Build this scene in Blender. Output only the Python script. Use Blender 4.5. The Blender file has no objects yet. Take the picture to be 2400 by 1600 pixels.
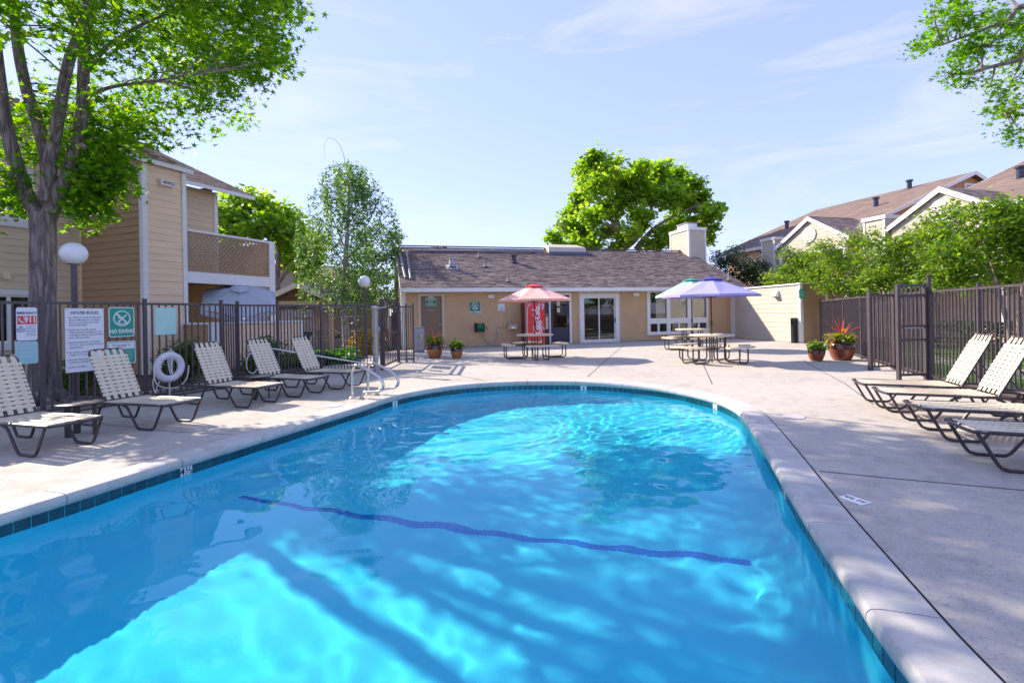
import bpy, bmesh, math, random
import numpy as np
from mathutils import Vector, Matrix

random.seed(7)
RNG = np.random.default_rng(11)
scene = bpy.context.scene
COL = scene.collection
R = math.radians

# ------------------------------------------------------------------ camera
cam_data = bpy.data.cameras.new('camera')
cam = bpy.data.objects.new('camera', cam_data)
COL.objects.link(cam)
scene.camera = cam
cam_data.sensor_width = 36.0
cam_data.lens = 36.0 * 1150 / 2400
cam_data.shift_y = -65.0 / 2400
cam_data.clip_start = 0.05
cam_data.clip_end = 2000
ROLL = 0.0175
EYE = 1.4
cam.matrix_world = Matrix.Translation((0, 0, EYE)) @ Matrix.Rotation(R(90), 4, 'X') @ Matrix.Rotation(-ROLL, 4, 'Z')

# ------------------------------------------------------------------ sky and sun
SUN_EL = R(36)
SUN_DIR = Vector((-0.842 * math.cos(SUN_EL), 0.54 * math.cos(SUN_EL), math.sin(SUN_EL))).normalized()
world = bpy.data.worlds.new('World')
scene.world = world
world.use_nodes = True
wnt = world.node_tree
sky = wnt.nodes.new('ShaderNodeTexSky')
sky.sky_type = 'NISHITA'
sky.sun_disc = False
sky.sun_elevation = SUN_EL
sky.sun_rotation = math.atan2(SUN_DIR.x, SUN_DIR.y)
sky.air_density = 0.85
sky.dust_density = 0.1
sky.ozone_density = 3.0
bg = wnt.nodes['Background']
bg.inputs[1].default_value = 0.15
# thin cirrus: real cloud cover over the whole dome, from direction only
tc = wnt.nodes.new('ShaderNodeTexCoord')
mp = wnt.nodes.new('ShaderNodeMapping')
mp.inputs['Scale'].default_value = (1.1, 1.1, 5.5)
mp.inputs['Rotation'].default_value = (0.12, 0.22, 0.5)
nz = wnt.nodes.new('ShaderNodeTexNoise')
nz.inputs['Scale'].default_value = 2.3
nz.inputs['Detail'].default_value = 7
nz.inputs['Roughness'].default_value = 0.62
nz.inputs['Distortion'].default_value = 0.6
cr = wnt.nodes.new('ShaderNodeValToRGB')
cr.color_ramp.elements[0].position = 0.52
cr.color_ramp.elements[1].position = 0.86
cr.color_ramp.elements[1].color = (0.5, 0.5, 0.5, 1)
mixc = wnt.nodes.new('ShaderNodeMixRGB')
mixc.inputs[2].default_value = (5.2, 5.4, 5.9, 1)
wnt.links.new(tc.outputs['Generated'], mp.inputs['Vector'])
wnt.links.new(mp.outputs[0], nz.inputs['Vector'])
wnt.links.new(nz.outputs[0], cr.inputs[0])
wnt.links.new(cr.outputs[0], mixc.inputs[0])
wnt.links.new(sky.outputs[0], mixc.inputs[1])
# white balance of the photograph: a little less green in the skylight
wbal = wnt.nodes.new('ShaderNodeMixRGB'); wbal.blend_type = 'MULTIPLY'; wbal.inputs[0].default_value = 1.0
wbal.inputs[2].default_value = (.95, .955, 1.36, 1)
gam = wnt.nodes.new('ShaderNodeGamma'); gam.inputs[1].default_value = 0.42   # softer tone scale, the same in every direction
wnt.links.new(mixc.outputs[0], gam.inputs[0])
wnt.links.new(gam.outputs[0], wbal.inputs[1])
wnt.links.new(wbal.outputs[0], bg.inputs[0])

sun_data = bpy.data.lights.new('sun', 'SUN')
sun_data.energy = 2.35
sun_data.angle = R(0.53)
sun_data.color = (1.0, 0.89, 0.74)
sun_data.cycles.is_caustics_light = True
sun = bpy.data.objects.new('sun', sun_data)
COL.objects.link(sun)
sun.rotation_euler = SUN_DIR.to_track_quat('Z', 'Y').to_euler()
sun.location = (-30, 20, 40)

scene.view_settings.view_transform = 'Standard'
scene.view_settings.look = 'None'
scene.view_settings.gamma = 1
scene.view_settings.exposure = 1.88
scene.render.engine = 'CYCLES'
cy = scene.cycles
cy.use_denoising = True
cy.max_bounces = 10
cy.diffuse_bounces = 5
cy.glossy_bounces = 4
cy.transmission_bounces = 6
cy.transparent_max_bounces = 8
cy.sample_clamp_indirect = 6
cy.caustics_reflective = False


def at(px, py, Y):
    """survey helper: a sighting taken in the photograph, at distance Y, as a point in metres"""
    u = px - 1200; v = py - 735
    u, v = u - ROLL * v, v + ROLL * u
    return Vector((u * Y / 1150, Y, EYE - v * Y / 1150))


# ------------------------------------------------------------------ materials
MATS = {}


def new_mat(name):
    m = bpy.data.materials.new(name)
    m.use_nodes = True
    MATS[name] = m
    return m, m.node_tree, m.node_tree.nodes['Principled BSDF']


def paint(name, c, rough=0.6, var=0.12, scale=3.0, bump=0.0, bscale=60, metal=0.0, spec=0.5, fine=0.0, stretch=None, coat=0.0):
    """painted or plain solid surface: blotchy wear at two sizes and a fine relief"""
    m, nt, b = new_mat(name)
    N = nt.nodes
    geo = N.new('ShaderNodeTexCoord')
    vec = geo.outputs['Object']
    if stretch:
        mpn = N.new('ShaderNodeMapping')
        mpn.inputs['Scale'].default_value = stretch
        nt.links.new(vec, mpn.inputs[0]); vec = mpn.outputs[0]
    n1 = N.new('ShaderNodeTexNoise'); n1.inputs['Scale'].default_value = scale; n1.inputs['Detail'].default_value = 5
    n1.inputs['Roughness'].default_value = 0.65
    nt.links.new(vec, n1.inputs['Vector'])
    ramp = N.new('ShaderNodeValToRGB')
    ramp.color_ramp.elements[0].position = 0.3; ramp.color_ramp.elements[1].position = 0.7
    d = tuple(max(0, x * (1 - var)) for x in c); l = tuple(min(1, x * (1 + var * 0.7)) for x in c)
    ramp.color_ramp.elements[0].color = (*d, 1); ramp.color_ramp.elements[1].color = (*l, 1)
    nt.links.new(n1.outputs[0], ramp.inputs[0])
    src = ramp.outputs[0]
    n2 = N.new('ShaderNodeTexNoise'); n2.inputs['Scale'].default_value = bscale; n2.inputs['Detail'].default_value = 3
    nt.links.new(vec, n2.inputs['Vector'])
    if fine:
        mx = N.new('ShaderNodeMixRGB'); mx.blend_type = 'OVERLAY'; mx.inputs[0].default_value = fine
        nt.links.new(src, mx.inputs[1]); nt.links.new(n2.outputs[0], mx.inputs[2]); src = mx.outputs[0]
    nt.links.new(src, b.inputs['Base Color'])
    b.inputs['Roughness'].default_value = rough
    b.inputs['Metallic'].default_value = metal
    b.inputs['Specular IOR Level'].default_value = spec
    b.inputs['Coat Weight'].default_value = coat
    b.inputs['Coat Roughness'].default_value = 0.08
    if bump:
        bp = N.new('ShaderNodeBump'); bp.inputs['Strength'].default_value = bump; bp.inputs['Distance'].default_value = 0.01
        nt.links.new(n2.outputs[0], bp.inputs['Height']); nt.links.new(bp.outputs[0], b.inputs['Normal'])
    return m


def tinted(name, cols, rough=0.8, bump=0.3, bscale=90, spec=0.3):
    """colour picked per piece by its own 'tint' attribute (shingles, bricks)"""
    m, nt, b = new_mat(name)
    N = nt.nodes
    a = N.new('ShaderNodeAttribute'); a.attribute_name = 'tint'
    ramp = N.new('ShaderNodeValToRGB')
    e = ramp.color_ramp.elements
    e[0].color = (*cols[0], 1); e[1].color = (*cols[-1], 1)
    for i, c in enumerate(cols[1:-1]):
        x = e.new((i + 1) / (len(cols) - 1)); x.color = (*c, 1)
    nt.links.new(a.outputs['Fac'], ramp.inputs[0])
    n2 = N.new('ShaderNodeTexNoise'); n2.inputs['Scale'].default_value = bscale
    tcn = N.new('ShaderNodeTexCoord'); nt.links.new(tcn.outputs['Object'], n2.inputs['Vector'])
    mx = N.new('ShaderNodeMixRGB'); mx.blend_type = 'OVERLAY'; mx.inputs[0].default_value = 0.5
    nt.links.new(ramp.outputs[0], mx.inputs[1]); nt.links.new(n2.outputs[0], mx.inputs[2])
    nt.links.new(mx.outputs[0], b.inputs['Base Color'])
    b.inputs['Roughness'].default_value = rough
    b.inputs['Specular IOR Level'].default_value = spec
    bp = N.new('ShaderNodeBump'); bp.inputs['Strength'].default_value = bump; bp.inputs['Distance'].default_value = 0.01
    nt.links.new(n2.outputs[0], bp.inputs['Height']); nt.links.new(bp.outputs[0], b.inputs['Normal'])
    return m


def leafmat(name, cols, trans=0.45, rough=0.45):
    m, nt, b = new_mat(name)
    N = nt.nodes
    a = N.new('ShaderNodeAttribute'); a.attribute_name = 'tint'
    ramp = N.new('ShaderNodeValToRGB')
    e = ramp.color_ramp.elements
    e[0].color = (*cols[0], 1); e[1].color = (*cols[-1], 1)
    for i, c in enumerate(cols[1:-1]):
        x = e.new((i + 1) / (len(cols) - 1)); x.color = (*c, 1)
    nt.links.new(a.outputs['Fac'], ramp.inputs[0])
    nt.links.new(ramp.outputs[0], b.inputs['Base Color'])
    b.inputs['Roughness'].default_value = rough
    b.inputs['Specular IOR Level'].default_value = 0.35
    tr = N.new('ShaderNodeBsdfTranslucent')
    hs = N.new('ShaderNodeHueSaturation'); hs.inputs['Saturation'].default_value = 1.1; hs.inputs['Value'].default_value = 2.5
    hs.inputs['Hue'].default_value = 0.485
    nt.links.new(ramp.outputs[0], hs.inputs['Color']); nt.links.new(hs.outputs[0], tr.inputs['Color'])
    mx = N.new('ShaderNodeMixShader'); mx.inputs[0].default_value = trans
    nt.links.new(b.outputs[0], mx.inputs[1]); nt.links.new(tr.outputs[0], mx.inputs[2])
    nt.links.new(mx.outputs[0], N['Material Output'].inputs['Surface'])
    return m


def bark(name, c1, c2, scale=6, stretch=(1, 1, .22), bump=1.0, dist=0.05):
    m, nt, b = new_mat(name)
    N = nt.nodes
    t = N.new('ShaderNodeTexCoord'); mpn = N.new('ShaderNodeMapping'); mpn.inputs['Scale'].default_value = stretch
    nt.links.new(t.outputs['Object'], mpn.inputs[0])
    n1 = N.new('ShaderNodeTexNoise'); n1.inputs['Scale'].default_value = scale * 3; n1.inputs['Detail'].default_value = 8
    n1.inputs['Roughness'].default_value = 0.7; n1.inputs['Distortion'].default_value = 0.7
    v = N.new('ShaderNodeTexVoronoi'); v.feature = 'DISTANCE_TO_EDGE'; v.inputs['Scale'].default_value = scale * 2.2
    mxv = N.new('ShaderNodeMixRGB'); mxv.inputs[0].default_value = 0.12
    nt.links.new(mpn.outputs[0], mxv.inputs[1]); nt.links.new(n1.outputs['Color'], mxv.inputs[2])
    nt.links.new(mpn.outputs[0], n1.inputs['Vector']); nt.links.new(mxv.outputs[0], v.inputs['Vector'])
    mul = N.new('ShaderNodeMath'); mul.operation = 'MULTIPLY_ADD'; mul.inputs[1].default_value = 1.2
    nt.links.new(v.outputs['Distance'], mul.inputs[0]); nt.links.new(n1.outputs[0], mul.inputs[2])
    ramp = N.new('ShaderNodeValToRGB'); ramp.color_ramp.elements[0].position = 0.38; ramp.color_ramp.elements[1].position = 0.85
    ramp.color_ramp.elements[0].color = (*c1, 1); ramp.color_ramp.elements[1].color = (*c2, 1)
    nt.links.new(mul.outputs[0], ramp.inputs[0]); nt.links.new(ramp.outputs[0], b.inputs['Base Color'])
    b.inputs['Roughness'].default_value = 0.9
    bp = N.new('ShaderNodeBump'); bp.inputs['Strength'].default_value = bump; bp.inputs['Distance'].default_value = dist
    nt.links.new(mul.outputs[0], bp.inputs['Height']); nt.links.new(bp.outputs[0], b.inputs['Normal'])
    return m


def glass_pane(name, tint=(0.03, 0.04, 0.05), rough=0.02):
    """window glass in front of a room: clear film with a real fresnel reflection"""
    m, nt, b = new_mat(name)
    N = nt.nodes
    t = N.new('ShaderNodeBsdfTransparent'); t.inputs[0].default_value = (*tint, 1)
    g = N.new('ShaderNodeBsdfGlossy'); g.inputs['Roughness'].default_value = rough; g.inputs[0].default_value = (.95, .97, 1, 1)
    f = N.new('ShaderNodeFresnel'); f.inputs[0].default_value = 1.5
    nn = N.new('ShaderNodeTexNoise'); nn.inputs['Scale'].default_value = 1.3
    bp = N.new('ShaderNodeBump'); bp.inputs['Strength'].default_value = 0.05; bp.inputs['Distance'].default_value = 0.02
    nt.links.new(nn.outputs[0], bp.inputs['Height']); nt.links.new(bp.outputs[0], g.inputs['Normal'])
    mx = N.new('ShaderNodeMixShader')
    nt.links.new(f.outputs[0], mx.inputs[0]); nt.links.new(t.outputs[0], mx.inputs[1]); nt.links.new(g.outputs[0], mx.inputs[2])
    nt.links.new(mx.outputs[0], N['Material Output'].inputs['Surface'])
    return m


def concrete(name, c, speck=0.35, stain=0.2):
    m, nt, b = new_mat(name)
    N = nt.nodes
    t = N.new('ShaderNodeTexCoord'); vec = t.outputs['Object']
    big = N.new('ShaderNodeTexNoise'); big.inputs['Scale'].default_value = 0.55; big.inputs['Detail'].default_value = 8; big.inputs['Roughness'].default_value = 0.6
    mid = N.new('ShaderNodeTexNoise'); mid.inputs['Scale'].default_value = 9; mid.inputs['Detail'].default_value = 6
    fin = N.new('ShaderNodeTexNoise'); fin.inputs['Scale'].default_value = 48; fin.inputs['Detail'].default_value = 4; fin.inputs['Roughness'].default_value = 0.7
    for n in (big, mid, fin): nt.links.new(vec, n.inputs['Vector'])
    r1 = N.new('ShaderNodeValToRGB'); r1.color_ramp.elements[0].position = 0.3; r1.color_ramp.elements[1].position = 0.72
    r1.color_ramp.elements[0].color = (*[x * (1 - stain) for x in c], 1); r1.color_ramp.elements[1].color = (*[min(1, x * (1 + stain * .5)) for x in c], 1)
    nt.links.new(big.outputs[0], r1.inputs[0])
    r2 = N.new('ShaderNodeValToRGB'); r2.color_ramp.elements[0].position = 0.35; r2.color_ramp.elements[1].position = 0.45
    r2.color_ramp.elements[0].color = (1 - speck, 1 - speck, 1 - speck, 1)
    nt.links.new(fin.outputs[0], r2.inputs[0])
    r3 = N.new('ShaderNodeValToRGB'); r3.color_ramp.elements[0].position = 0.3; r3.color_ramp.elements[1].position = 0.75
    r3.color_ramp.elements[0].color = (.86, .86, .86, 1)
    nt.links.new(mid.outputs[0], r3.inputs[0])
    m1 = N.new('ShaderNodeMixRGB'); m1.blend_type = 'MULTIPLY'; m1.inputs[0].default_value = 1
    m2 = N.new('ShaderNodeMixRGB'); m2.blend_type = 'MULTIPLY'; m2.inputs[0].default_value = 1
    nt.links.new(r1.outputs[0], m1.inputs[1]); nt.links.new(r2.outputs[0], m1.inputs[2])
    nt.links.new(m1.outputs[0], m2.inputs[1]); nt.links.new(r3.outputs[0], m2.inputs[2])
    st = N.new('ShaderNodeTexNoise'); st.inputs['Scale'].default_value = 3.1; st.inputs['Detail'].default_value = 11; st.inputs['Distortion'].default_value = 1.4
    nt.links.new(vec, st.inputs['Vector'])
    r4 = N.new('ShaderNodeValToRGB'); r4.color_ramp.elements[0].position = 0.36; r4.color_ramp.elements[1].position = 0.50
    r4.color_ramp.elements[0].color = (.88, .87, .87, 1)
    nt.links.new(st.outputs[0], r4.inputs[0])
    m3 = N.new('ShaderNodeMixRGB'); m3.blend_type = 'MULTIPLY'; m3.inputs[0].default_value = 1
    nt.links.new(m2.outputs[0], m3.inputs[1]); nt.links.new(r4.outputs[0], m3.inputs[2])
    nt.links.new(m3.outputs[0], b.inputs['Base Color'])
    b.inputs['Roughness'].default_value = 0.85; b.inputs['Specular IOR Level'].default_value = 0.25
    bp = N.new('ShaderNodeBump'); bp.inputs['Strength'].default_value = 0.35; bp.inputs['Distance'].default_value = 0.004
    nt.links.new(fin.outputs[0], bp.inputs['Height']); nt.links.new(bp.outputs[0], b.inputs['Normal'])
    return m


M = {}
M['tan'] = paint('tan siding paint', (.86, .63, .43), .65, .10, 1.6, .12, 40, stretch=(.4, .4, 1.6))
M['brown'] = paint('brown siding paint and wall shade', (.43, .275, .14), .65, .10, 1.6, .12, 40, stretch=(.4, .4, 1.6))  # brown siding; also the shade colour of tan gable and patio walls
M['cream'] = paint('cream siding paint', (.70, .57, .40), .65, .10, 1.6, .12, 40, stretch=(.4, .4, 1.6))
M['club'] = paint('clubhouse wall paint', (.55, .365, .205), .7, .10, 1.2, .12, 40)
M['wing'] = paint('pale wall paint', (.56, .485, .395), .65, .08, 1.2, .12, 40)
M['white'] = paint('white trim paint', (.78, .77, .76), .5, .07, 5, .05, 50)
M['mauve'] = paint('mauve stucco', (.45, .37, .36), .9, .06, 1, .3, 120)
M['door'] = paint('brown door paint', (.20, .135, .085), .5, .06, 2)
M['navy'] = paint('navy door paint', (.035, .035, .07), .3, .1, 2)
M['iron'] = paint('dark iron paint', (.080, .060, .067), .45, .25, 9, .05, 80)
M['bronze'] = paint('bronze tube paint', (.055, .042, .045), .40, .25, 9)
M['strap'] = paint('cream vinyl strap', (.68, .59, .44), .45, .14, 7, .05, 60)
M['steel'] = paint('stainless steel', (.62, .60, .58), .22, .1, 5, 0, 60, metal=1.0)
M['galv'] = paint('galvanised grey metal', (.36, .35, .36), .5, .15, 4, .05, 60, metal=.5)
M['vent'] = paint('lead vent grey', (.24, .23, .27), .55, .15, 6)
M['deck'] = concrete('pool deck concrete', (.56, .505, .445), .38, .12)
M['coping'] = concrete('coping concrete', (.60, .565, .525), .12, .12)
M['walk'] = concrete('walk concrete', (.50, .45, .40), .2, .2)
M['asphalt'] = concrete('asphalt', (.055, .055, .058), .3, .2)
M['joint'] = paint('joint filler', (.15, .13, .12), .9, .2, 12)
M['jointL'] = paint('pale drain strip', (.60, .56, .54), .7, .1, 9)
M['earth'] = concrete('bark mulch soil', (.13, .085, .06), .45, .3)
M['grass'] = concrete('lawn turf', (.085, .17, .03), .5, .35)
M['tile'] = paint('waterline tile glaze', (.006, .07, .10), .12, .45, 3.5, .04, 30, spec=.6)
M['lane'] = paint('navy floor tile', (.0, .20, .72), .3, .25, 9)
M['whitetile'] = paint('white marker tile', (.75, .76, .76), .3, .05, 9)
M['ink'] = paint('black ink', (.02, .02, .025), .5, .1, 9)
M['blueink'] = paint('dark blue ink', (.03, .035, .12), .5, .1, 9)
M['signwhite'] = paint('white sign panel', (.72, .74, .80), .35, .05, 3)
M['signgreen'] = paint('green sign enamel', (.0, .30, .20), .35, .06, 3)
M['signdark'] = paint('deep green sign enamel', (.0, .18, .09), .35, .06, 3)
M['signfade'] = paint('faded pale green sign', (.42, .68, .62), .4, .10, 4)
M['signfade2'] = paint('faded blue green sign', (.33, .56, .60), .4, .08, 4)
M['signline'] = paint('faded lettering', (.45, .64, .68), .4, .08, 4)
M['red'] = paint('red enamel', (.60, .012, .015), .3, .08, 3, coat=.4)
M['redfront'] = paint('red machine front', (.72, .012, .018), .25, .06, 3, coat=.6)  # plain bright red coated front
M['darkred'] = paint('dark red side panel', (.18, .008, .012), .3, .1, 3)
M['black'] = paint('black plastic', (.016, .016, .018), .4, .2, 9)
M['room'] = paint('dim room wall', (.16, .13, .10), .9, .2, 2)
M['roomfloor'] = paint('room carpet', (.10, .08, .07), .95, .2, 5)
M['blind'] = paint('window blind', (.82, .66, .46), .8, .05, 2)
M['glass'] = glass_pane('window glass', (.95, .97, .97))
M['darkglass'] = glass_pane('dark window glass', (.22, .25, .28))  # darker tint for the glazed door and left house panes
M['shingle'] = tinted('brown roof shingle', [(.14, .105, .098), (.225, .175, .165), (.315, .25, .235)], .9)
M['shingle2'] = tinted('weathered roof shingle', [(.17, .118, .096), (.22, .158, .13), (.27, .20, .168)], .9)
M['pink'] = paint('faded pink canvas', (.85, .47, .40), .8, .06, 3, .1, 200)
M['redcanvas'] = paint('red canvas', (.60, .04, .05), .8, .08, 3, .1, 200)
M['purple'] = paint('violet canvas', (.36, .34, .68), .8, .07, 3, .1, 200)
M['navycanvas'] = paint('dark blue canvas', (.05, .06, .30), .8, .08, 3, .1, 200)
M['teal'] = paint('sea green canvas', (.42, .70, .62), .8, .07, 3, .1, 200)
M['teald'] = paint('deep green canvas', (.03, .30, .22), .8, .08, 3, .1, 200)
M['greycanvas'] = paint('grey canvas', (.42, .45, .52), .85, .12, 2, .2, 60)
M['table'] = paint('cream table coating', (.66, .57, .44), .4, .06, 6, .04, 60)
M['glaze'] = paint('amber pot glaze', (.33, .13, .035), .14, .55, 3.2, .05, 30, coat=.6, stretch=(1, 1, .5))
M['glaze2'] = paint('red brown pot glaze', (.24, .055, .02), .14, .6, 3.2, .05, 30, coat=.6, stretch=(1, 1, .5))
M['glaze3'] = paint('dark pot glaze', (.07, .022, .014), .14, .6, 4, .05, 30, coat=.6)
M['soil'] = paint('potting soil', (.05, .035, .025), .95, .3, 20)
M['globe'] = paint('opal lamp globe', (.80, .80, .82), .3, .03, 2)
M['buoy'] = paint('white buoy foam', (.74, .73, .76), .55, .08, 5)
M['rope'] = paint('white rope', (.70, .68, .66), .9, .1, 40, .3, 200)
M['wood'] = paint('raw wood rafters', (.33, .23, .14), .8, .2, 6)
M['lattice'] = paint('tan lattice paint', (.36, .245, .155), .7, .12, 5)
M['carwhite'] = paint('white car paint', (.74, .75, .78), .25, .04, 2, coat=.7)
M['carglass'] = paint('car window glass', (.05, .10, .12), .05, .1, 2, spec=.8)
M['tyre'] = paint('tyre rubber', (.02, .02, .02), .8, .1, 9)
M['hose'] = paint('green garden hose', (.0, .16, .07), .45, .2, 12)
M['bark1'] = bark('sweetgum bark', (.15, .11, .108), (.54, .44, .42), 6, (1, 1, .13), 1.0, .09)
M['bark2'] = bark('limb bark', (.16, .12, .11), (.40, .32, .28), 5, (1, 1, .4), .7, .03)
M['birchbark'] = bark('birch bark', (.16, .14, .12), (.66, .62, .58), 5, (1, 1, 2.2), .4, .02)
M['leaf1'] = leafmat('sweetgum leaves', [(.035, .10, .012), (.055, .165, .010), (.085, .215, .012), (.13, .26, .016), (.17, .27, .03)], .6)
M['leaf2'] = leafmat('maple leaves', [(.08, .16, .020), (.12, .23, .024), (.17, .30, .032), (.23, .35, .05), (.29, .36, .07)], .55)
M['leaf3'] = leafmat('birch leaves', [(.055, .12, .03), (.085, .17, .04), (.12, .21, .06)], .4)
M['leaf4'] = leafmat('myrtle leaves', [(.045, .11, .014), (.08, .17, .018), (.13, .23, .026), (.22, .25, .045)], .45)
M['leaf5'] = leafmat('boxwood leaves', [(.03, .085, .015), (.05, .12, .02), (.08, .15, .03)], .3)
M['leafdark'] = leafmat('dark shrub leaves', [(.02, .05, .016), (.035, .07, .022), (.055, .09, .03)], .3)
M['leafyel'] = leafmat('golden shrub leaves', [(.20, .16, .012), (.34, .25, .018), (.42, .30, .04)], .35)
M['leafgc'] = leafmat('groundcover leaves', [(.03, .12, .010), (.05, .17, .015), (.08, .22, .025)], .35)
M['leafcord'] = leafmat('red cordyline leaves', [(.30, .055, .045), (.45, .10, .075), (.60, .20, .14)], .35)
M['leafpot'] = leafmat('flower foliage', [(.07, .15, .012), (.12, .22, .02), (.20, .27, .03)], .35)
M['petal'] = leafmat('pink petals', [(.55, .04, .22), (.65, .08, .30), (.7, .2, .4)], .4)


def plaster():
    m, nt, b = new_mat('blue pool plaster')
    N = nt.nodes
    t = N.new('ShaderNodeTexCoord')
    n1 = N.new('ShaderNodeTexNoise'); n1.inputs['Scale'].default_value = 1.1; n1.inputs['Detail'].default_value = 7
    nt.links.new(t.outputs['Object'], n1.inputs['Vector'])
    r = N.new('ShaderNodeValToRGB'); r.color_ramp.elements[0].position = .3; r.color_ramp.elements[1].position = .7
    r.color_ramp.elements[0].color = (.07, .73, .985, 1); r.color_ramp.elements[1].color = (.10, .79, .99, 1)
    nt.links.new(n1.outputs[0], r.inputs[0]); nt.links.new(r.outputs[0], b.inputs['Base Color'])
    b.inputs['Roughness'].default_value = .8
    return m


M['plaster'] = plaster()
wm, wnt_, wb = new_mat('pool water')
wnt_.nodes.remove(wb)
wg = wnt_.nodes.new('ShaderNodeBsdfGlass')
wg.inputs['IOR'].default_value = 1.333
wg.inputs['Roughness'].default_value = 0.0
wg.inputs['Color'].default_value = (.74, .985, 1, 1)
wnt_.links.new(wg.outputs[0], wnt_.nodes['Material Output'].inputs['Surface'])
M['water'] = wm


# ------------------------------------------------------------------ mesh helpers
def link(o, parent=None):
    COL.objects.link(o)
    if parent is not None:
        o.parent = parent
    return o


def thing(name, label, cat, loc=(0, 0, 0), rz=0.0, group=None):
    o = bpy.data.objects.new(name, None)
    o.empty_display_size = .2
    o.location = loc
    o.rotation_euler = (0, 0, rz)
    o['label'] = label
    o['category'] = cat
    if group:
        o['group'] = group
    return link(o)


def tag(o, label, cat, group=None):
    o['label'] = label
    o['category'] = cat
    if group:
        o['group'] = group
    return o


def struct(o):
    o['kind'] = 'structure'
    return o


def inst(o, parent, loc=(0, 0, 0), rot=(0, 0, 0)):
    """another object on the same mesh"""
    c = bpy.data.objects.new(o.name.split('.')[0], o.data)
    c.location = loc
    c.rotation_euler = rot
    return link(c, parent)


def copy_tree(o, parent=None):
    c = o.copy()
    COL.objects.link(c)
    c.parent = parent
    for ch in list(o.children):
        copy_tree(ch, c)
    return c


class MB:
    def __init__(s):
        s.v = []; s.f = []

    def add(s, vs, fs):
        k = len(s.v)
        s.v.extend([tuple(p) for p in vs])
        s.f.extend([tuple(i + k for i in f) for f in fs])
        return s

    def box(s, x0, y0, z0, x1, y1, z1):
        return s.add([(x0, y0, z0), (x1, y0, z0), (x1, y1, z0), (x0, y1, z0), (x0, y0, z1), (x1, y0, z1), (x1, y1, z1), (x0, y1, z1)],
                     [(0, 3, 2, 1), (4, 5, 6, 7), (0, 1, 5, 4), (1, 2, 6, 5), (2, 3, 7, 6), (3, 0, 4, 7)])

    def hexa(s, p):
        return s.add(p, [(0, 3, 2, 1), (4, 5, 6, 7), (0, 1, 5, 4), (1, 2, 6, 5), (2, 3, 7, 6), (3, 0, 4, 7)])

    def bar(s, p0, p1, w, h, up=(0, 0, 1)):
        p0 = Vector(p0); p1 = Vector(p1); d = (p1 - p0).normalized(); up = Vector(up)
        if abs(d.dot(up)) > .98: up = Vector((0, 1, 0)) if abs(d.y) < .9 else Vector((1, 0, 0))
        a = d.cross(up).normalized() * w / 2; b = a.cross(d).normalized() * h / 2
        return s.hexa([p0 - a - b, p0 + a - b, p1 + a - b, p1 - a - b, p0 - a + b, p0 + a + b, p1 + a + b, p1 - a + b])

    def tube(s, pts, r, n=8, closed=False, flat=1.0):
        pts = [Vector(p) for p in pts]
        m = len(pts)
        rs = r if isinstance(r, (list, tuple)) else [r] * m
        k0 = len(s.v)
        prev = None
        for i, p in enumerate(pts):
            if closed:
                t = pts[(i + 1) % m] - pts[i - 1]
            else:
                t = pts[min(i + 1, m - 1)] - pts[max(i - 1, 0)]
            t = t.normalized() if t.length > 1e-9 else Vector((0, 0, 1))
            if prev is None:
                a = t.cross(Vector((0, 0, 1)))
                if a.length < .05: a = t.cross(Vector((0, 1, 0)))
                a.normalize()
            else:
                a = (prev - t * prev.dot(t))
                a = a.normalized() if a.length > 1e-6 else t.orthogonal().normalized()
            prev = a
            b = t.cross(a)
            for j in range(n):
                q = 2 * math.pi * j / n
                s.v.append(tuple(p + (a * math.cos(q) + b * math.sin(q) * flat) * rs[i]))
        segs = m if closed else m - 1
        for i in range(segs):
            for j in range(n):
                a0 = k0 + i * n + j; a1 = k0 + i * n + (j + 1) % n
                b0 = k0 + ((i + 1) % m) * n + j; b1 = k0 + ((i + 1) % m) * n + (j + 1) % n
                s.f.append((a0, a1, b1, b0))
        if not closed:
            s.f.append(tuple(k0 + j for j in reversed(range(n))))
            s.f.append(tuple(k0 + (m - 1) * n + j for j in range(n)))
        return s

    def lathe(s, prof, n=24, c=(0, 0, 0), caps=True):
        k0 = len(s.v)
        for (r, z) in prof:
            for j in range(n):
                q = 2 * math.pi * j / n
                s.v.append((c[0] + r * math.cos(q), c[1] + r * math.sin(q), c[2] + z))
        for i in range(len(prof) - 1):
            for j in range(n):
                a = k0 + i * n + j; b = k0 + i * n + (j + 1) % n
                s.f.append((a, b, b + n, a + n))
        if caps:
            s.f.append(tuple(k0 + j for j in reversed(range(n))))
            s.f.append(tuple(k0 + (len(prof) - 1) * n + j for j in range(n)))
        return s

    def prism(s, poly, ext):
        e = Vector(ext); n = len(poly)
        k = len(s.v)
        s.v.extend([tuple(p) for p in poly]); s.v.extend([tuple(Vector(p) + e) for p in poly])
        s.f.append(tuple(k + i for i in reversed(range(n)))); s.f.append(tuple(k + n + i for i in range(n)))
        for i in range(n):
            j = (i + 1) % n
            s.f.append((k + i, k + j, k + n + j, k + n + i))
        return s

    def build(s, name, mat, parent=None, smooth=False, loc=None, rot=None, tint=None):
        me = bpy.data.meshes.new(name)
        me.from_pydata(s.v, [], s.f)
        if mat is not None:
            me.materials.append(M[mat] if isinstance(mat, str) else mat)
        if smooth:
            me.polygons.foreach_set('use_smooth', [True] * len(me.polygons))
            try:
                me.set_sharp_from_angle(angle=R(38))
            except Exception:
                pass
        if tint is not None:
            at_ = me.attributes.new('tint', 'FLOAT', 'FACE')
            at_.data.foreach_set('value', np.asarray(tint, dtype=np.float32))
        me.update()
        o = bpy.data.objects.new(name, me)
        if loc is not None: o.location = loc
        if rot is not None: o.rotation_euler = rot
        return link(o, parent)


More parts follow.
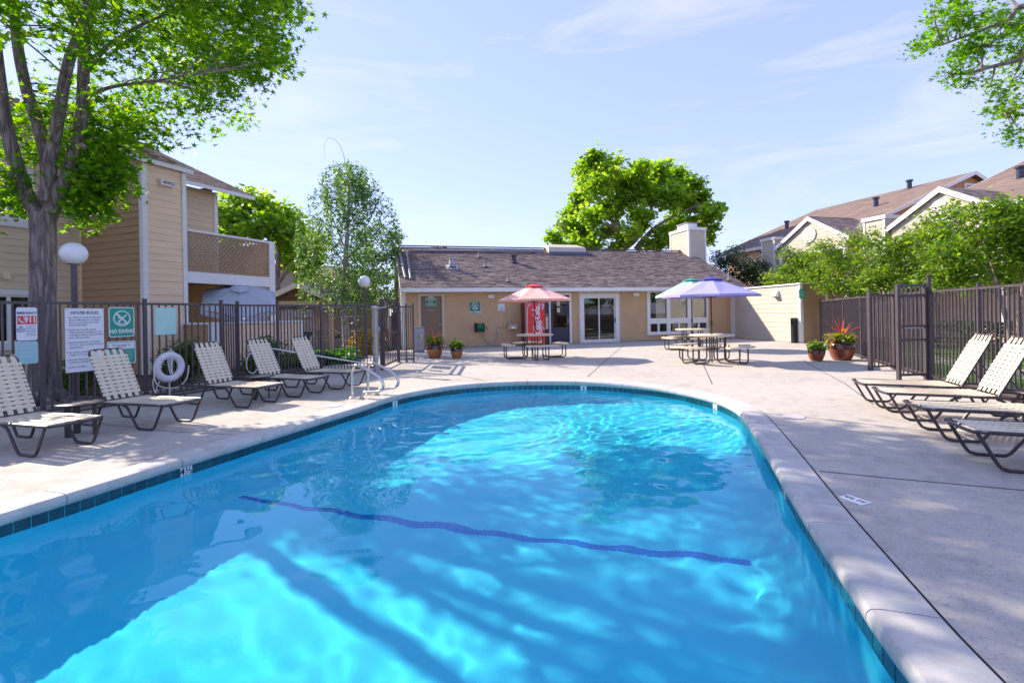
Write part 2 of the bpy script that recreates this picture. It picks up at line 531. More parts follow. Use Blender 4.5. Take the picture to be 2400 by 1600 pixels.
def text(parent, s, x, z, size, mat, y=-.006, align='CENTER', name='lettering', sx=1.0, bold=0.0, rot=0.0, space=1.0):
    cu = bpy.data.curves.new('t', 'FONT')
    cu.body = s
    cu.size = size
    cu.align_x = align
    cu.align_y = 'CENTER'
    cu.offset = bold
    cu.space_line = space
    cu.resolution_u = 2
    ob = bpy.data.objects.new('t', cu)
    me = bpy.data.meshes.new_from_object(ob)
    n = len(me.vertices)
    co = np.empty(n * 3); me.vertices.foreach_get('co', co); co = co.reshape(-1, 3)
    c, sn = math.cos(rot), math.sin(rot)
    px = co[:, 0] * sx * c - co[:, 1] * sn; pz = co[:, 0] * sx * sn + co[:, 1] * c
    out = np.stack([px, np.zeros(n), pz], 1)
    me.vertices.foreach_set('co', out.ravel())
    me.materials.clear()
    me.materials.append(M[mat])
    me.name = name
    bpy.data.objects.remove(ob)
    o = bpy.data.objects.new(name, me)
    o.location = (x, y, z)
    return link(o, parent)


def ngons(name, co, K, mat, parent=None, tint=None, kind=None):
    """N separate K-sided faces from an (N*K,3) array"""
    N = len(co) // K
    me = bpy.data.meshes.new(name)
    me.vertices.add(N * K); me.vertices.foreach_set('co', np.ascontiguousarray(co, dtype=np.float32).ravel())
    me.loops.add(N * K); me.loops.foreach_set('vertex_index', np.arange(N * K, dtype=np.int32))
    me.polygons.add(N); me.polygons.foreach_set('loop_start', np.arange(0, N * K, K, dtype=np.int32))
    me.materials.append(M[mat])
    if tint is not None:
        a = me.attributes.new('tint', 'FLOAT', 'FACE'); a.data.foreach_set('value', np.asarray(tint, dtype=np.float32))
    me.update(calc_edges=True)
    me.validate()
    o = bpy.data.objects.new(name, me)
    if kind: o['kind'] = kind
    return link(o, parent)


STAR = []
for i_ in range(5):
    a_ = math.pi / 2 + (i_ - 2) * 1.12
    STAR.append((math.cos(a_ - .56) * .20, math.sin(a_ - .56) * .20 + .28))
    ln_ = (.62, .80, .95, .80, .62)[i_]
    STAR.append((math.cos(a_) * ln_ * .75, math.sin(a_) * ln_ * .75 + .28))
STAR.append((math.cos(math.pi / 2 + 2.8) * .2, .28 + math.sin(math.pi / 2 + 2.8) * .2))
STAR.append((0.0, .02))
STAR = np.array(STAR)
OVAL = np.array([(0, 0), (.25, .3), (.22, .7), (0, 1.0), (-.22, .7), (-.25, .3)])
BROAD = np.array([(0, 0), (.36, .18), (.46, .5), (.3, .82), (0, 1.0), (-.3, .82), (-.46, .5), (-.36, .18)])


def leaf_cloud(name, pts, size, mat, parent, tmpl=OVAL, up=.6, hang=.3, tint=None, fold=.15, svar=.3):
    """a leaf-shaped face at each point, each turned its own way"""
    pts = np.asarray(pts); N = len(pts); K = len(tmpl)
    nrm = RNG.normal(size=(N, 3)); nrm[:, 2] = np.abs(nrm[:, 2]) + up
    nrm /= np.linalg.norm(nrm, axis=1)[:, None]
    d = RNG.normal(size=(N, 3)); d[:, 2] -= hang * 2
    d -= nrm * np.sum(d * nrm, 1)[:, None]
    d /= np.linalg.norm(d, axis=1)[:, None] + 1e-9
    s_ = np.cross(d, nrm)
    sz = size * (1 + RNG.normal(size=N) * svar).clip(.45, 1.8)
    tx = tmpl[:, 0]; ty = tmpl[:, 1]
    co = pts[:, None, :] + sz[:, None, None] * (tx[None, :, None] * s_[:, None, :] + ty[None, :, None] * d[:, None, :] + fold * np.abs(tx)[None, :, None] * nrm[:, None, :])
    if tint is None:
        tint = RNG.random(N)
    return ngons(name, co.reshape(-1, 3), K, mat, parent, tint)


def smooth_path(ctrl, n=6):
    """Catmull-Rom through control points (x,y,z,r)"""
    c = [np.array(p, float) for p in ctrl]
    c = [2 * c[0] - c[1]] + c + [2 * c[-1] - c[-2]]
    out = []
    for i in range(1, len(c) - 2):
        for k in range(n):
            t = k / n
            out.append(.5 * ((2 * c[i]) + (-c[i - 1] + c[i + 1]) * t + (2 * c[i - 1] - 5 * c[i] + 4 * c[i + 1] - c[i + 2]) * t * t + (-c[i - 1] + 3 * c[i] - 3 * c[i + 1] + c[i + 2]) * t ** 3))
    out.append(c[-2])
    return out


def branch_to(mb, src, dst, r0, sag=.15, n=5, seg=4):
    src = np.array(src); dst = np.array(dst)
    L = np.linalg.norm(dst - src)
    mid = (src + dst) / 2 + RNG.normal(size=3) * L * .08 + np.array([0, 0, sag * L])
    pts = []; rs = []
    for k in range(seg + 1):
        t = k / seg
        p = (1 - t) ** 2 * src + 2 * t * (1 - t) * mid + t * t * dst
        pts.append(p); rs.append(max(.004, r0 * (1 - .75 * t)))
    mb.tube(pts, rs, n)


def tree(name, label, cat, group, limbs, clumps, per_twig, leaf, mats, tmpl=OVAL, spread=.3, trunk_smooth=True, hang=.3, twig_r=.02, origin=None, extra_pts=None, tint_by_clump=.5, svar=.3, fill=.35, clampz=None):
    """limbs: lists of (x,y,z,r); first is the trunk. clumps: (x,y,z,rx,ry,rz,twigs)"""
    o = np.array(origin if origin is not None else limbs[0][0][:3], float)
    root = thing(name, label, cat, tuple(o), 0, group)
    mb = MB(); samples = []
    for li, l in enumerate(limbs):
        p = smooth_path(l, 6)
        mb.tube([q[:3] - o for q in p], [q[3] for q in p], 10 if li else 14)
        samples.extend([(q[:3], q[3]) for q in p[len(p) // 3:]])
    mb.build('trunk', mats[0], root, True)
    S = np.array([q[0] for q in samples])
    bb = MB(); P = []; T = []
    for (cx, cy_, cz, rx, ry, rz, nt_) in clumps:
        c = np.array([cx, cy_, cz])
        k = np.argmin(np.linalg.norm(S - c - np.array([0, 0, -rz * .5]), axis=1))
        branch_to(bb, S[k] - o, c - o, min(.06, max(.02, samples[k][1] * .6)), .05)
        base_t = RNG.random()
        for _ in range(nt_):
            d = RNG.normal(size=3); d /= np.linalg.norm(d)
            rr = (fill + (1 - fill) * RNG.random()) if RNG.random() < .85 else RNG.random()
            e = c + d * np.array([rx, ry, rz]) * rr
            if RNG.random() < .5:
                branch_to(bb, c - o, e - o, twig_r * .6, .06, 4, 3)
            n = max(3, int(per_twig * (.6 + .8 * RNG.random())))
            q = e + RNG.normal(size=(n, 3)) * spread * np.array([1, 1, .75])
            P.append(q); T.append(np.clip(base_t * tint_by_clump + RNG.random(n) * (1 - tint_by_clump), 0, 1))
    if extra_pts is not None:
        for q in extra_pts:
            P.append(q); T.append(RNG.random(len(q)))
    P = np.concatenate(P); T = np.concatenate(T)
    if clampz is not None:
        k = P[:, 2] > clampz; P = P[k]; T = T[k]
    if bb.v: bb.build('branches', mats[1], root, True)['kind'] = 'stuff'
    leaf_cloud('crown', P - o, leaf, mats[2], root, tmpl, hang=hang, tint=T, svar=svar)
    return root


def shrub(name, label, cat, c, rad, n, leaf, mat, group=None, tmpl=OVAL, lumps=14, stem=True):
    c = np.array(c, float)
    root = thing(name, label, cat, tuple(c), 0, group)
    L = RNG.normal(size=(lumps, 3)); L /= np.linalg.norm(L, axis=1)[:, None]; L[:, 2] = np.abs(L[:, 2])
    L = L * np.array(rad) * .62
    L[:, 2] += rad[2] * .15
    k = RNG.integers(0, lumps, n)
    d = RNG.normal(size=(n, 3)); d /= np.linalg.norm(d, axis=1)[:, None]
    P = L[k] + d * np.array(rad) * .42 * (RNG.random(n)[:, None] ** .35)
    P = P[P[:, 2] > .01]
    leaf_cloud('foliage', P, leaf, mat, root, tmpl, up=.5, hang=-.2)
    if stem:
        mb = MB()
        for _ in range(9):
            e = L[RNG.integers(0, lumps)]
            branch_to(mb, (RNG.normal() * .03, RNG.normal() * .03, 0), e, .014, .05, 5, 3)
        mb.build('stems', 'bark2', root, True)
    return root


def siding(parent, O, D, Nn, L, z0, z1, mat, exp=.18, holes=(), clip=None, tk=.022, name='siding_board'):
    """lap boards on a wall: each board a mesh; O origin on the wall, D along it, Nn outward (parent's frame)"""
    O = Vector(O); D = Vector(D); Nn = Vector(Nn)
    z = z0
    while z < z1 - .02:
        zt = min(z + exp, z1)
        iv = [(0.0, L)]
        if clip:
            a, b = clip((z + zt) / 2)
            iv = [(max(0, a), min(L, b))] if b > a else []
        for (h0, h1, hz0, hz1) in holes:
            if hz0 < zt - .004 and hz1 > z + .004:
                nv = []
                for (a, b) in iv:
                    if h1 <= a or h0 >= b: nv.append((a, b)); continue
                    if h0 > a: nv.append((a, h0))
                    if h1 < b: nv.append((h1, b))
                iv = nv
        for (a, b) in iv:
            if b - a < .02: continue
            def P(s_, n_, zz): return O + D * s_ + Nn * n_ + Vector((0, 0, zz))
            jit = random.uniform(-.002, .002)
            MB().hexa([P(a, tk + jit, z), P(b, tk + jit, z), P(b, 0, z), P(a, 0, z), P(a, .006 + jit, zt), P(b, .006 + jit, zt), P(b, 0, zt), P(a, 0, zt)]).build(name, mat, parent)
        z = zt


def shingles(parent, O, U, V, W, H, mat, course=.14, wid=.26, clip=None, tk=.012, name='shingles'):
    """one roof plane of separate shingles; U along the eave, V up the slope"""
    O = Vector(O); U = Vector(U).normalized(); V = Vector(V).normalized(); Nn = U.cross(V)
    mb = MB(); T = []
    rows = int(H / course)
    band = 0
    for i in range(rows):
        x = -random.random() * wid
        band = .6 * band + .4 * random.uniform(-.25, .25)
        while x < W:
            w = wid * random.uniform(.6, 1.35)
            a, b = max(0, x), min(W, x + w)
            x += w
            y0 = i * course; y1 = y0 + course * 1.25
            if clip:
                ca, cb = clip(y0 + course / 2)
                a = max(a, ca); b = min(b, cb)
            if b - a < .03: continue
            t = tk * random.uniform(.7, 1.4)
            g = .004
            p = []
            for (uu, vv, nn) in ((a + g, y0, 0), (b - g, y0, 0), (b - g, y1, 0), (a + g, y1, 0), (a + g, y0, t + .004), (b - g, y0, t + .004), (b - g, y1, .002), (a + g, y1, .002)):
                p.append(O + U * uu + V * vv + Nn * nn)
            mb.hexa(p)
            T.extend([min(1, max(0, random.random() * .75 + .12 + band))] * 6)
    o = mb.build(name, mat, parent, tint=T)
    o['kind'] = 'stuff'
    return o


# ------------------------------------------------------------------ the ground, deck and pool
def catmull_closed(pts, n=24):
    P = [np.array(p, float) for p in pts]; m = len(P); out = []
    for i in range(m):
        p0, p1, p2, p3 = P[i - 1], P[i], P[(i + 1) % m], P[(i + 2) % m]
        for k in range(n):
            t = k / n
            out.append(.5 * (2 * p1 + (-p0 + p2) * t + (2 * p0 - 5 * p1 + 4 * p2 - p3) * t * t + (-p0 + 3 * p1 - 3 * p2 + p3) * t ** 3))
    return np.array(out)


POOL = [(1.635, 2.25), (2.02, 3.45), (2.44, 4.66), (2.90, 6.02), (3.17, 7.05), (3.10, 8.0), (2.55, 9.08), (1.45, 9.85), (0.05, 10.02), (-1.15, 9.62),
        (-2.00, 8.62), (-2.40, 7.45), (-2.92, 5.98), (-3.33, 4.82), (-3.72, 3.62), (-4.05, 2.55), (-4.25, 1.6), (-3.9, 1.05), (-1.5, .85), (.6, .82), (1.28, 1.15)]
fine_ = catmull_closed(POOL)
seg_ = np.linalg.norm(np.roll(fine_, -1, 0) - fine_, axis=1)
per_ = seg_.sum(); NT = int(round(per_ / .1085))
cum_ = np.concatenate([[0], np.cumsum(seg_)])
ext_ = np.vstack([fine_, fine_[:1]])
tt_ = np.arange(NT) * per_ / NT
LOOP = np.stack([np.interp(tt_, cum_, ext_[:, 0]), np.interp(tt_, cum_, ext_[:, 1])], 1)
tan_ = np.roll(LOOP, -1, 0) - np.roll(LOOP, 1, 0); tan_ /= np.linalg.norm(tan_, axis=1)[:, None]
NRM = np.stack([tan_[:, 1], -tan_[:, 0]], 1)
if np.sum((LOOP - LOOP.mean(0)) * NRM) < 0: NRM = -NRM


def off(d): return LOOP + NRM * d


WATER_Z, FLOOR_Z = -.15, -1.13


def sheet(name, outer, holes, z, mat):
    bm = bmesh.new(); edges = []
    for loop in [outer] + holes:
        vs = [bm.verts.new((p[0], p[1], z)) for p in loop]
        for i in range(len(vs)): edges.append(bm.edges.new((vs[i], vs[(i + 1) % len(vs)])))
    bmesh.ops.triangle_fill(bm, use_beauty=True, use_dissolve=False, edges=edges)
    for f in bm.faces:
        if f.normal.z < 0: f.normal_flip()
    me = bpy.data.meshes.new(name); bm.to_mesh(me); bm.free()
    me.materials.append(M[mat])
    return link(bpy.data.objects.new(name, me))


lot = [(-16, 19.5), (-9.0, 19.2), (-5.4, 19.2), (-5.6, 24), (-8, 38), (-30, 60), (-30, 24)]
g_ = sheet('ground', [(-320, -200), (320, -200), (320, 420), (-320, 420)], [off(.32)[::2], [(p[0], p[1]) for p in lot]], -.035, 'earth')
struct(g_)
bank = MB()
low = [(-16.6, 21), (-9.3, 20.9), (-6.4, 20.9), (-6.8, 24.3), (-9, 37), (-29, 57), (-29, 25)]
for i in range(len(lot)):
    j = (i + 1) % len(lot)
    bank.add([(*lot[i], -.035), (*lot[j], -.035), (*low[j], -.7), (*low[i], -.7)], [(0, 1, 2, 3)])
struct(bank.build('bank', 'grass'))
pl = MB(); pl.add([(*p, -.7) for p in low], [tuple(range(len(low)))])
struct(pl.build('parking_lot', 'asphalt'))

deck_outer = [(-8.6, 2.0), (-7.22, 6.45), (-6.9, 7.2), (-6.36, 8.5), (-5.78, 9.9), (-5.83, 10.5), (-5.35, 11.3), (-4.7, 12.17), (-3.97, 12.65), (-4.3, 14.5), (-5.2, 17.2), (-4.62, 20.2),
              (11.3, 24.4), (11.75, 20.0), (13.2, 20.3), (10.6, 15.6), (9.6, 13.3), (8.0, 9.3), (7.0, 6.6), (5.4, 2.0), (4.0, -2), (3.0, -5), (-9, -5)]
deck = struct(sheet('pool_deck', deck_outer, [off(.285)], 0.0, 'deck'))
ring = MB()
io, oo = off(.24), off(.33)
n_ = len(LOOP)
ring.add([(*p, -.012) for p in io] + [(*p, -.012) for p in oo], [(i, (i + 1) % n_, n_ + (i + 1) % n_, n_ + i) for i in range(n_)])
ring.build('joint_filler', 'joint', deck)


def strip(pts, w, mat, name='expansion_joint', z=.0035):
    for a, b in zip(pts[:-1], pts[1:]):
        a = Vector((*a, 0)); b = Vector((*b, 0)); d = (b - a).normalized(); s_ = Vector((-d.y, d.x, 0)) * w / 2
        MB().add([(a - s_) + Vector((0, 0, z)), (a + s_) + Vector((0, 0, z)), (b + s_) + Vector((0, 0, z)), (b - s_) + Vector((0, 0, z))], [(0, 1, 2, 3)]).build(name, mat, deck)


strip([(4.66, 20.6), (1.62, 10.68)], .022, 'joint')
strip([(7.95, 13.4), (7.67, 12.86), (6.1, 9.01), (5.2, 7.1)], .022, 'joint')
strip([(4.9, 12.63), (3.77, 9.3)], .022, 'joint')
strip([(-3.2, 14.2), (-.6, 10.3)], .016, 'joint')
strip([(3.52, 6.55), (4.61, 5.55), (5.9, 5.0)], .012, 'joint')
strip([(2.62, 4.22), (3.04, 4.03), (3.84, 3.70), (5.6, 2.9)], .016, 'joint')
strip([(-3.4, 5.92), (-4.3, 6.15), (-6.2, 6.9)], .010, 'joint')
strip([(-6.6, 2.0), (-5.51, 5.26), (-5.06, 6.57), (-4.63, 7.56), (-4.2, 8.5)], .045, 'jointL', 'drain_strip')
strip([(-3.0, 8.95), (-4.5, 9.9)], .010, 'joint')

kerb = MB()
kp = [(-8.9, 3.6), (-7.75, 6.3), (-6.75, 8.75), (-6.2, 10.2), (-6.15, 10.9)]
for a, b in zip(kp[:-1], kp[1:]): kerb.bar((*a, .02), (*b, .02), .12, .16)
struct(kerb.build('garden_kerb', 'walk'))

# pool
pool = bpy.data.objects.new('swimming_pool', None)
pool['kind'] = 'structure'
pool['label'] = 'large blue pool with rounded far end, pale coping and dark green waterline tiles'
link(pool)
sh = MB()
sh.add([(*p, -.07) for p in LOOP] + [(*p, FLOOR_Z + .34) for p in LOOP] + [(*p, FLOOR_Z + .17) for p in off(-.05)] + [(*p, FLOOR_Z + .05) for p in off(-.17)] + [(*p, FLOOR_Z) for p in off(-.34)],
       [(r_ * n_ + i, r_ * n_ + (i + 1) % n_, (r_ + 1) * n_ + (i + 1) % n_, (r_ + 1) * n_ + i) for r_ in range(4) for i in range(n_)])
shell = sh.build('pool_wall', 'plaster', pool, True)
fl = sheet('pool_floor', off(-.34), [], FLOOR_Z, 'plaster'); fl.parent = pool
fl.data.validate()
for o_ in (shell, fl):
    o_.cycles.is_caustics_receiver = True
# coping stones, about a metre each, with open joints
st = 9
i0 = 0
while i0 < n_:
    i1 = min(i0 + st, n_)
    prof = [(.262, -.12), (.262, .012), (.252, .020), (.03, .022), (-.012, .016), (-.030, -.004), (-.033, -.030), (-.026, -.056), (-.010, -.072), (.02, -.075)]
    mb = MB(); K = len(prof); idx = list(range(i0, i1 + 1)); rows = []
    for q_, i in enumerate(idx):
        p = LOOP[i % n_].copy(); nn = NRM[i % n_]
        tg = np.array([-nn[1], nn[0]])
        sgn = 1 if np.dot(LOOP[(i + 1) % n_] - LOOP[i % n_], tg) > 0 else -1
        if q_ == 0: p = p + tg * sgn * .004
        if q_ == len(idx) - 1: p = p - tg * sgn * .004
        for (o_, z_) in prof: mb.v.append((p[0] + nn[0] * o_, p[1] + nn[1] * o_, z_))
    for q_ in range(len(idx) - 1):
        for k in range(K):
            k2 = (k + 1) % K
            mb.f.append((q_ * K + k, q_ * K + k2, (q_ + 1) * K + k2, (q_ + 1) * K + k))
    mb.f.append(tuple(range(K))); mb.f.append(tuple(range((len(idx) - 1) * K + K - 1, (len(idx) - 1) * K - 1, -1)))
    mb.build('coping_stone', 'coping', pool, True)
    i0 = i1
# waterline tiles, one by one
for i in range(n_):
    a, b = LOOP[i], LOOP[(i + 1) % n_]
    if max(a[1], b[1]) < 1.7: continue
    d = (b - a); L_ = np.linalg.norm(d); d /= L_; nn = -(NRM[i] + NRM[(i + 1) % n_]) / 2
    a = a + d * .0035; b = b - d * .0035
    z0, z1 = -.185, -.072
    t = .006
    tl = MB().hexa([(a[0], a[1], z0), (b[0], b[1], z0), (b[0] + nn[0] * t, b[1] + nn[1] * t, z0), (a[0] + nn[0] * t, a[1] + nn[1] * t, z0),
                    (a[0], a[1], z1), (b[0], b[1], z1), (b[0] + nn[0] * t, b[1] + nn[1] * t, z1), (a[0] + nn[0] * t, a[1] + nn[1] * t, z1)]).build('waterline_tile', 'tile', pool)
# tile line across the floor
A_ = np.array([-3.02, 5.16]); B_ = np.array([1.86, 3.83]); L_ = np.linalg.norm(B_ - A_); d_ = (B_ - A_) / L_; s2_ = np.array([-d_[1], d_[0]])
tl_m = MB().box(-.037, -.037, 0, .037, .037, .008)
proto = None
for k in range(int(L_ / .08)):
    p = A_ + d_ * (k + .5) * .08 + s2_ * .012 * math.sin(k * .9)
    if proto is None:
        proto = tl_m.build('floor_tile', 'lane', pool); o_ = proto
    else:
        o_ = inst(proto, pool)
    o_.location = (p[0], p[1], FLOOR_Z + .001); o_.rotation_euler = (0, 0, math.atan2(d_[1], d_[0]) + random.uniform(-.03, .03))
    o_.cycles.is_caustics_receiver = True
# depth markers on the tile band
def marker(px, py, s, w=.17):
    g = np.array([at(px, py, 1)[0], 1.0])
    ang = [abs((p[0] / p[1]) - g[0]) + (5 if (px < 1000 and p[0] > 0 and px < 900) else 0) for p in LOOP]
    return g


def depth_marker(i, s, size):
    p = (LOOP[i] + LOOP[(i + 1) % n_]) / 2; nn = -NRM[i]
    rz = math.atan2(nn[1], nn[0]) + math.pi / 2
    e = bpy.data.objects.new('depth_marker', None); e.location = (p[0] + nn[0] * .008, p[1] + nn[1] * .008, -.128); e.rotation_euler = (0, 0, rz); link(e, pool)
    e2 = MB().box(-.06, -.004, -.055, .06, .002, .055).build('marker_tile', 'whitetile', e)
    text(e, s, 0, .012, size, 'ink', -.0055, bold=.002)


def near_idx(x, y): return int(np.argmin(np.hypot(LOOP[:, 0] - x, LOOP[:, 1] - y)))


depth_marker(near_idx(-3.27, 5.0), '4½', .10)
depth_marker(near_idx(-2.05, 8.5), '3', .09)
depth_marker(near_idx(1.45, 9.85), '6', .10)
depth_marker(near_idx(3.22, 7.6), '3', .10)
depth_marker(near_idx(2.2, 3.95), '4½', .08)

# water: a real rippled surface
gx = np.arange(-4.5, 3.5, .026); gy = np.arange(.7, 10.3, .026)
GX, GY = np.meshgrid(gx, gy)
HH = np.zeros_like(GX)
wr = np.random.default_rng(5)
calm = 0.70 + .55 * np.exp(-(((GX - 1.4) / 2.2) ** 2 + ((GY - 8.3) / 1.7) ** 2))
wx = GX + .25 * np.sin(GY * 1.3 + 1.0) + .12 * np.sin(GX * 2.1 + GY * .7)
wy = GY + .25 * np.sin(GX * 1.1 + 2.0) + .12 * np.sin(GY * 1.9 - GX)
for k_ in range(60):
    a_ = wr.uniform(0, 2 * math.pi); lam = math.exp(wr.uniform(math.log(.15), math.log(1.5))); kk = 2 * math.pi / lam
    slope = .0062 * (1 if lam > .4 else .95)
    w_ = slope / kk * np.sin(kk * (wx * math.cos(a_) + wy * math.sin(a_)) + wr.uniform(0, 6.28))
    HH += w_ * (calm ** 2.2 if lam < .24 else (calm if lam < .6 else .55 + .45 * calm))
from_in = np.zeros(GX.shape, bool)
# inside test by winding against the loop pushed outward
lp = off(.09)
x0_, y0_ = lp[:, 0], lp[:, 1]; x1_, y1_ = np.roll(x0_, -1), np.roll(y0_, -1)
for a0, b0, a1, b1 in zip(x0_, y0_, x1_, y1_):
    c_ = ((b0 > GY) != (b1 > GY)) & (GX < (a1 - a0) * (GY - b0) / (b1 - b0 + 1e-12) + a0)
    from_in ^= c_
ny_, nx_ = GX.shape
I_ = np.arange(nx_ * ny_).reshape(ny_, nx_)
ok = from_in[:-1, :-1] & from_in[1:, :-1] & from_in[:-1, 1:] & from_in[1:, 1:]
F_ = np.stack([I_[:-1, :-1], I_[:-1, 1:], I_[1:, 1:], I_[1:, :-1]], -1)[ok]
used = np.unique(F_); remap = -np.ones(nx_ * ny_, np.int64); remap[used] = np.arange(len(used))
V_ = np.stack([GX, GY, HH + WATER_Z], -1).reshape(-1, 3)[used]
me_ = bpy.data.meshes.new('water')
F_ = remap[F_].astype(np.int32)
me_.vertices.add(len(V_)); me_.vertices.foreach_set('co', V_.astype(np.float32).ravel())
me_.loops.add(F_.size); me_.loops.foreach_set('vertex_index', F_.ravel())
me_.polygons.add(len(F_)); me_.polygons.foreach_set('loop_start', np.arange(0, F_.size, 4, dtype=np.int32))
me_.polygons.foreach_set('use_smooth', np.ones(len(F_), bool))
me_.materials.append(M['water']); me_.update(calc_edges=True)
water = link(bpy.data.objects.new('water', me_))
water['kind'] = 'structure'
water.cycles.is_caustics_caster = True

# planted and paved ground beyond the fences
struct(sheet('lawn', [(8.6, 9.9), (9.2, 11.6), (10.9, 15.8), (13.6, 20.4), (15.5, 23.5), (16.5, 19), (15.0, 10), (13, 4), (8.0, 4.2), (7.75, 6.8)], [], -.02, 'grass'))
struct(sheet('footpath', [(9.9, 10.2), (11.6, 15.5), (12.6, 15.2), (10.9, 10.0), (10.0, 6.0), (9.0, 6.2)], [], -.012, 'walk'))
struct(sheet('pavement', [(-3.95, 12.9), (-4.7, 12.45), (-5.6, 13.2), (-5.1, 15.2), (-5.9, 17.4), (-5.4, 17.6), (-4.3, 14.6)], [], -.010, 'walk'))

# ------------------------------------------------------------------ clubhouse (local x along the front, y to the back)
def core_wall(holes, L0, L1, z1, th):
    """solid wall with openings, as boxes that butt end to end"""
    mb = MB(); x = L0
    for (a, b, z0_, z1_) in sorted(holes):
        if a > x: mb.box(x, .002, 0, a, th, z1)
        if z0_ > .02: mb.box(a, .002, 0, b, th, z0_)
        if z1_ < z1 - .02: mb.box(a, .002, z1_, b, th, z1)
        x = b
    mb.box(x, .002, 0, L1, th, z1)
    return mb


def frame_trim(parent, a, b, z0, z1, w, d, mat='white', name='frame', y=-.03, sill=True):
    mb = MB()
    mb.box(a - w, y, z0 if not sill else z0 - w, a, y + d, z1 + w)
    mb.box(b, y, z0 if not sill else z0 - w, b + w, y + d, z1 + w)
    mb.box(a, y, z1, b, y + d, z1 + w)
    if sill: mb.box(a, y, z0 - w, b, y + d, z0)
    return mb.build(name, mat, parent)


club = thing('clubhouse', 'low brown clubhouse with shingled roof at the far end of the pool', 'building', (-4.26, 20.43, 0), R(15))
CH = [(.46, 1.34, 0, 2.2), (6.2, 7.1, 0, 2.2), (7.72, 9.45, .08, 2.15), (11.2, 14.28, .42, 2.3)]
core_wall(CH, -.3, 15.9, 2.5, .14).build('wall', 'club', club)
siding(club, (-.3, 0, 0), (1, 0, 0), (0, -1, 0), 16.2, .06, 2.42, 'club', .2, [(a + .3 - .09, b + .3 + .09, z0 - .09, z1 + .09) for a, b, z0, z1 in CH], tk=.016)
MB().box(-.30, -.012, 0, 15.9, .002, .06).build('plinth', 'walk', club)
MB().box(-.3, 8.9, 0, 15.9, 9.0, 2.5).build('rear_wall', 'tan', club)
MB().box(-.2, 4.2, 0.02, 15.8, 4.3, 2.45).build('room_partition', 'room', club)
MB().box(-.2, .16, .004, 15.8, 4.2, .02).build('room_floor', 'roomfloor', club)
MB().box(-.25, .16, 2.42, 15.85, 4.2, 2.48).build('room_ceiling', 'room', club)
SL = .475; EZ = 2.52; OV = .55; RY = 4.5; RZ = EZ + SL * (RY + OV)
for gx_, nm in ((-.30, 'left'), (15.9, 'right')):
    sg = -1 if nm == 'left' else 1
    poly = [(gx_, .002, 0), (gx_, 8.9, 0), (gx_, 8.9, 2.5), (gx_, RY, RZ - .12), (gx_, .002, 2.5)]
    MB().prism(poly, (.1 * -sg, 0, 0)).build('gable_wall', 'wing', club)
    x = .06
    while x < 8.8:
        zt = 2.45 + (SL * min(x + OV, 2 * RY - x + OV) - .35 if x < 9 else 0)
        zt = min(zt, EZ + SL * ((x + OV) if x < RY else (2 * RY - x + OV)) - .22)
        MB().box(gx_ + sg * .001, x, .02, gx_ + sg * .02, x + .26, zt).build('wall_board', 'wing', club)
        x += .28
# roof body, shingles, fascias
x0r, x1r = -.38, 16.4
slope = Vector((0, 1, SL)).normalized(); LH = math.hypot(RY + OV, SL * (RY + OV))
rb = MB()
rb.prism([(x0r, -OV, EZ - .05), (x0r, RY, RZ - .05), (x0r, 2 * RY + OV, EZ - .05), (x0r, 2 * RY + OV, EZ - .14), (x0r, RY, RZ - .2), (x0r, -OV, EZ - .14)], (x1r - x0r, 0, 0))
roof = rb.build('roof', 'shingle2', club)
shingles(roof, (x0r, -OV - .02, EZ - .042), (1, 0, 0), slope, x1r - x0r, LH, 'shingle', .165, .30, tk=.03)
shingles(roof, (x1r, 2 * RY + OV, EZ - .042), (-1, 0, 0), Vector((0, -1, SL)), x1r - x0r, LH, 'shingle', .27, .56)
MB().box(x0r - .02, -OV - .055, EZ - .17, x1r + .02, -OV - .022, EZ - .02).build('fascia', 'white', roof)
MB().box(x0r, -OV - .02, EZ - .172, x1r, .0, EZ - .155).build('soffit', 'white', roof)
MB().bar((x0r, RY, RZ + .01), (x1r, RY, RZ + .01), .26, .03).build('ridge_cap', 'shingle2', roof)
for gx_ in (x0r - .022, x1r + .003):
    MB().prism([(gx_, -OV - .02, EZ - .17), (gx_, -OV - .02, EZ - .03), (gx_, RY, RZ - .03), (gx_, 2 * RY + OV, EZ - .03), (gx_, 2 * RY + OV, EZ - .17), (gx_, RY, RZ - .18)], (.02, 0, 0)).build('rake_board', 'white', roof)
for a, b in ((-.34, -.16), (15.72, 15.93)):
    MB().box(a, -.03, 0, b, .0015, 2.36).build('corner_trim', 'white', club)
# skylight curb and roof pipes, vents
sk = MB()
sk.hexa([(7.5, 3.75, 4.45), (9.7, 3.75, 4.45), (9.7, 4.95, 4.85), (7.5, 4.95, 4.85), (7.55, 3.9, 4.92), (9.65, 3.9, 4.92), (9.55, 4.9, 5.2), (7.65, 4.9, 5.2)])
sky_ = sk.build('skylight', 'wing', roof)
MB().hexa([(7.42, 3.52, 4.46), (9.85, 3.52, 4.46), (9.7, 3.75, 4.57), (7.5, 3.75, 4.57), (7.42, 3.52, 4.49), (9.85, 3.52, 4.49), (9.7, 3.75, 4.66), (7.5, 3.75, 4.66)]).build('flashing', 'navy', sky_)
def on_roof(x, y, dz=0.0): return (x, y, EZ + SL * (y + OV) + dz)
MB().tube([on_roof(-.27, 4.55, .06), on_roof(-.24, 3.4, .07), on_roof(-.15, .6, .08), on_roof(-.12, .4, .02)], .055, 10).build('solar_pipe', 'vent', roof, True)
MB().tube([on_roof(7.2, 3.82, .06), on_roof(.3, 3.66, .06), on_roof(.14, 3.58, .06), on_roof(.10, 3.3, .06), on_roof(.08, .5, .07), on_roof(.08, .3, .02)], .05, 10).build('solar_pipe', 'vent', roof, True)
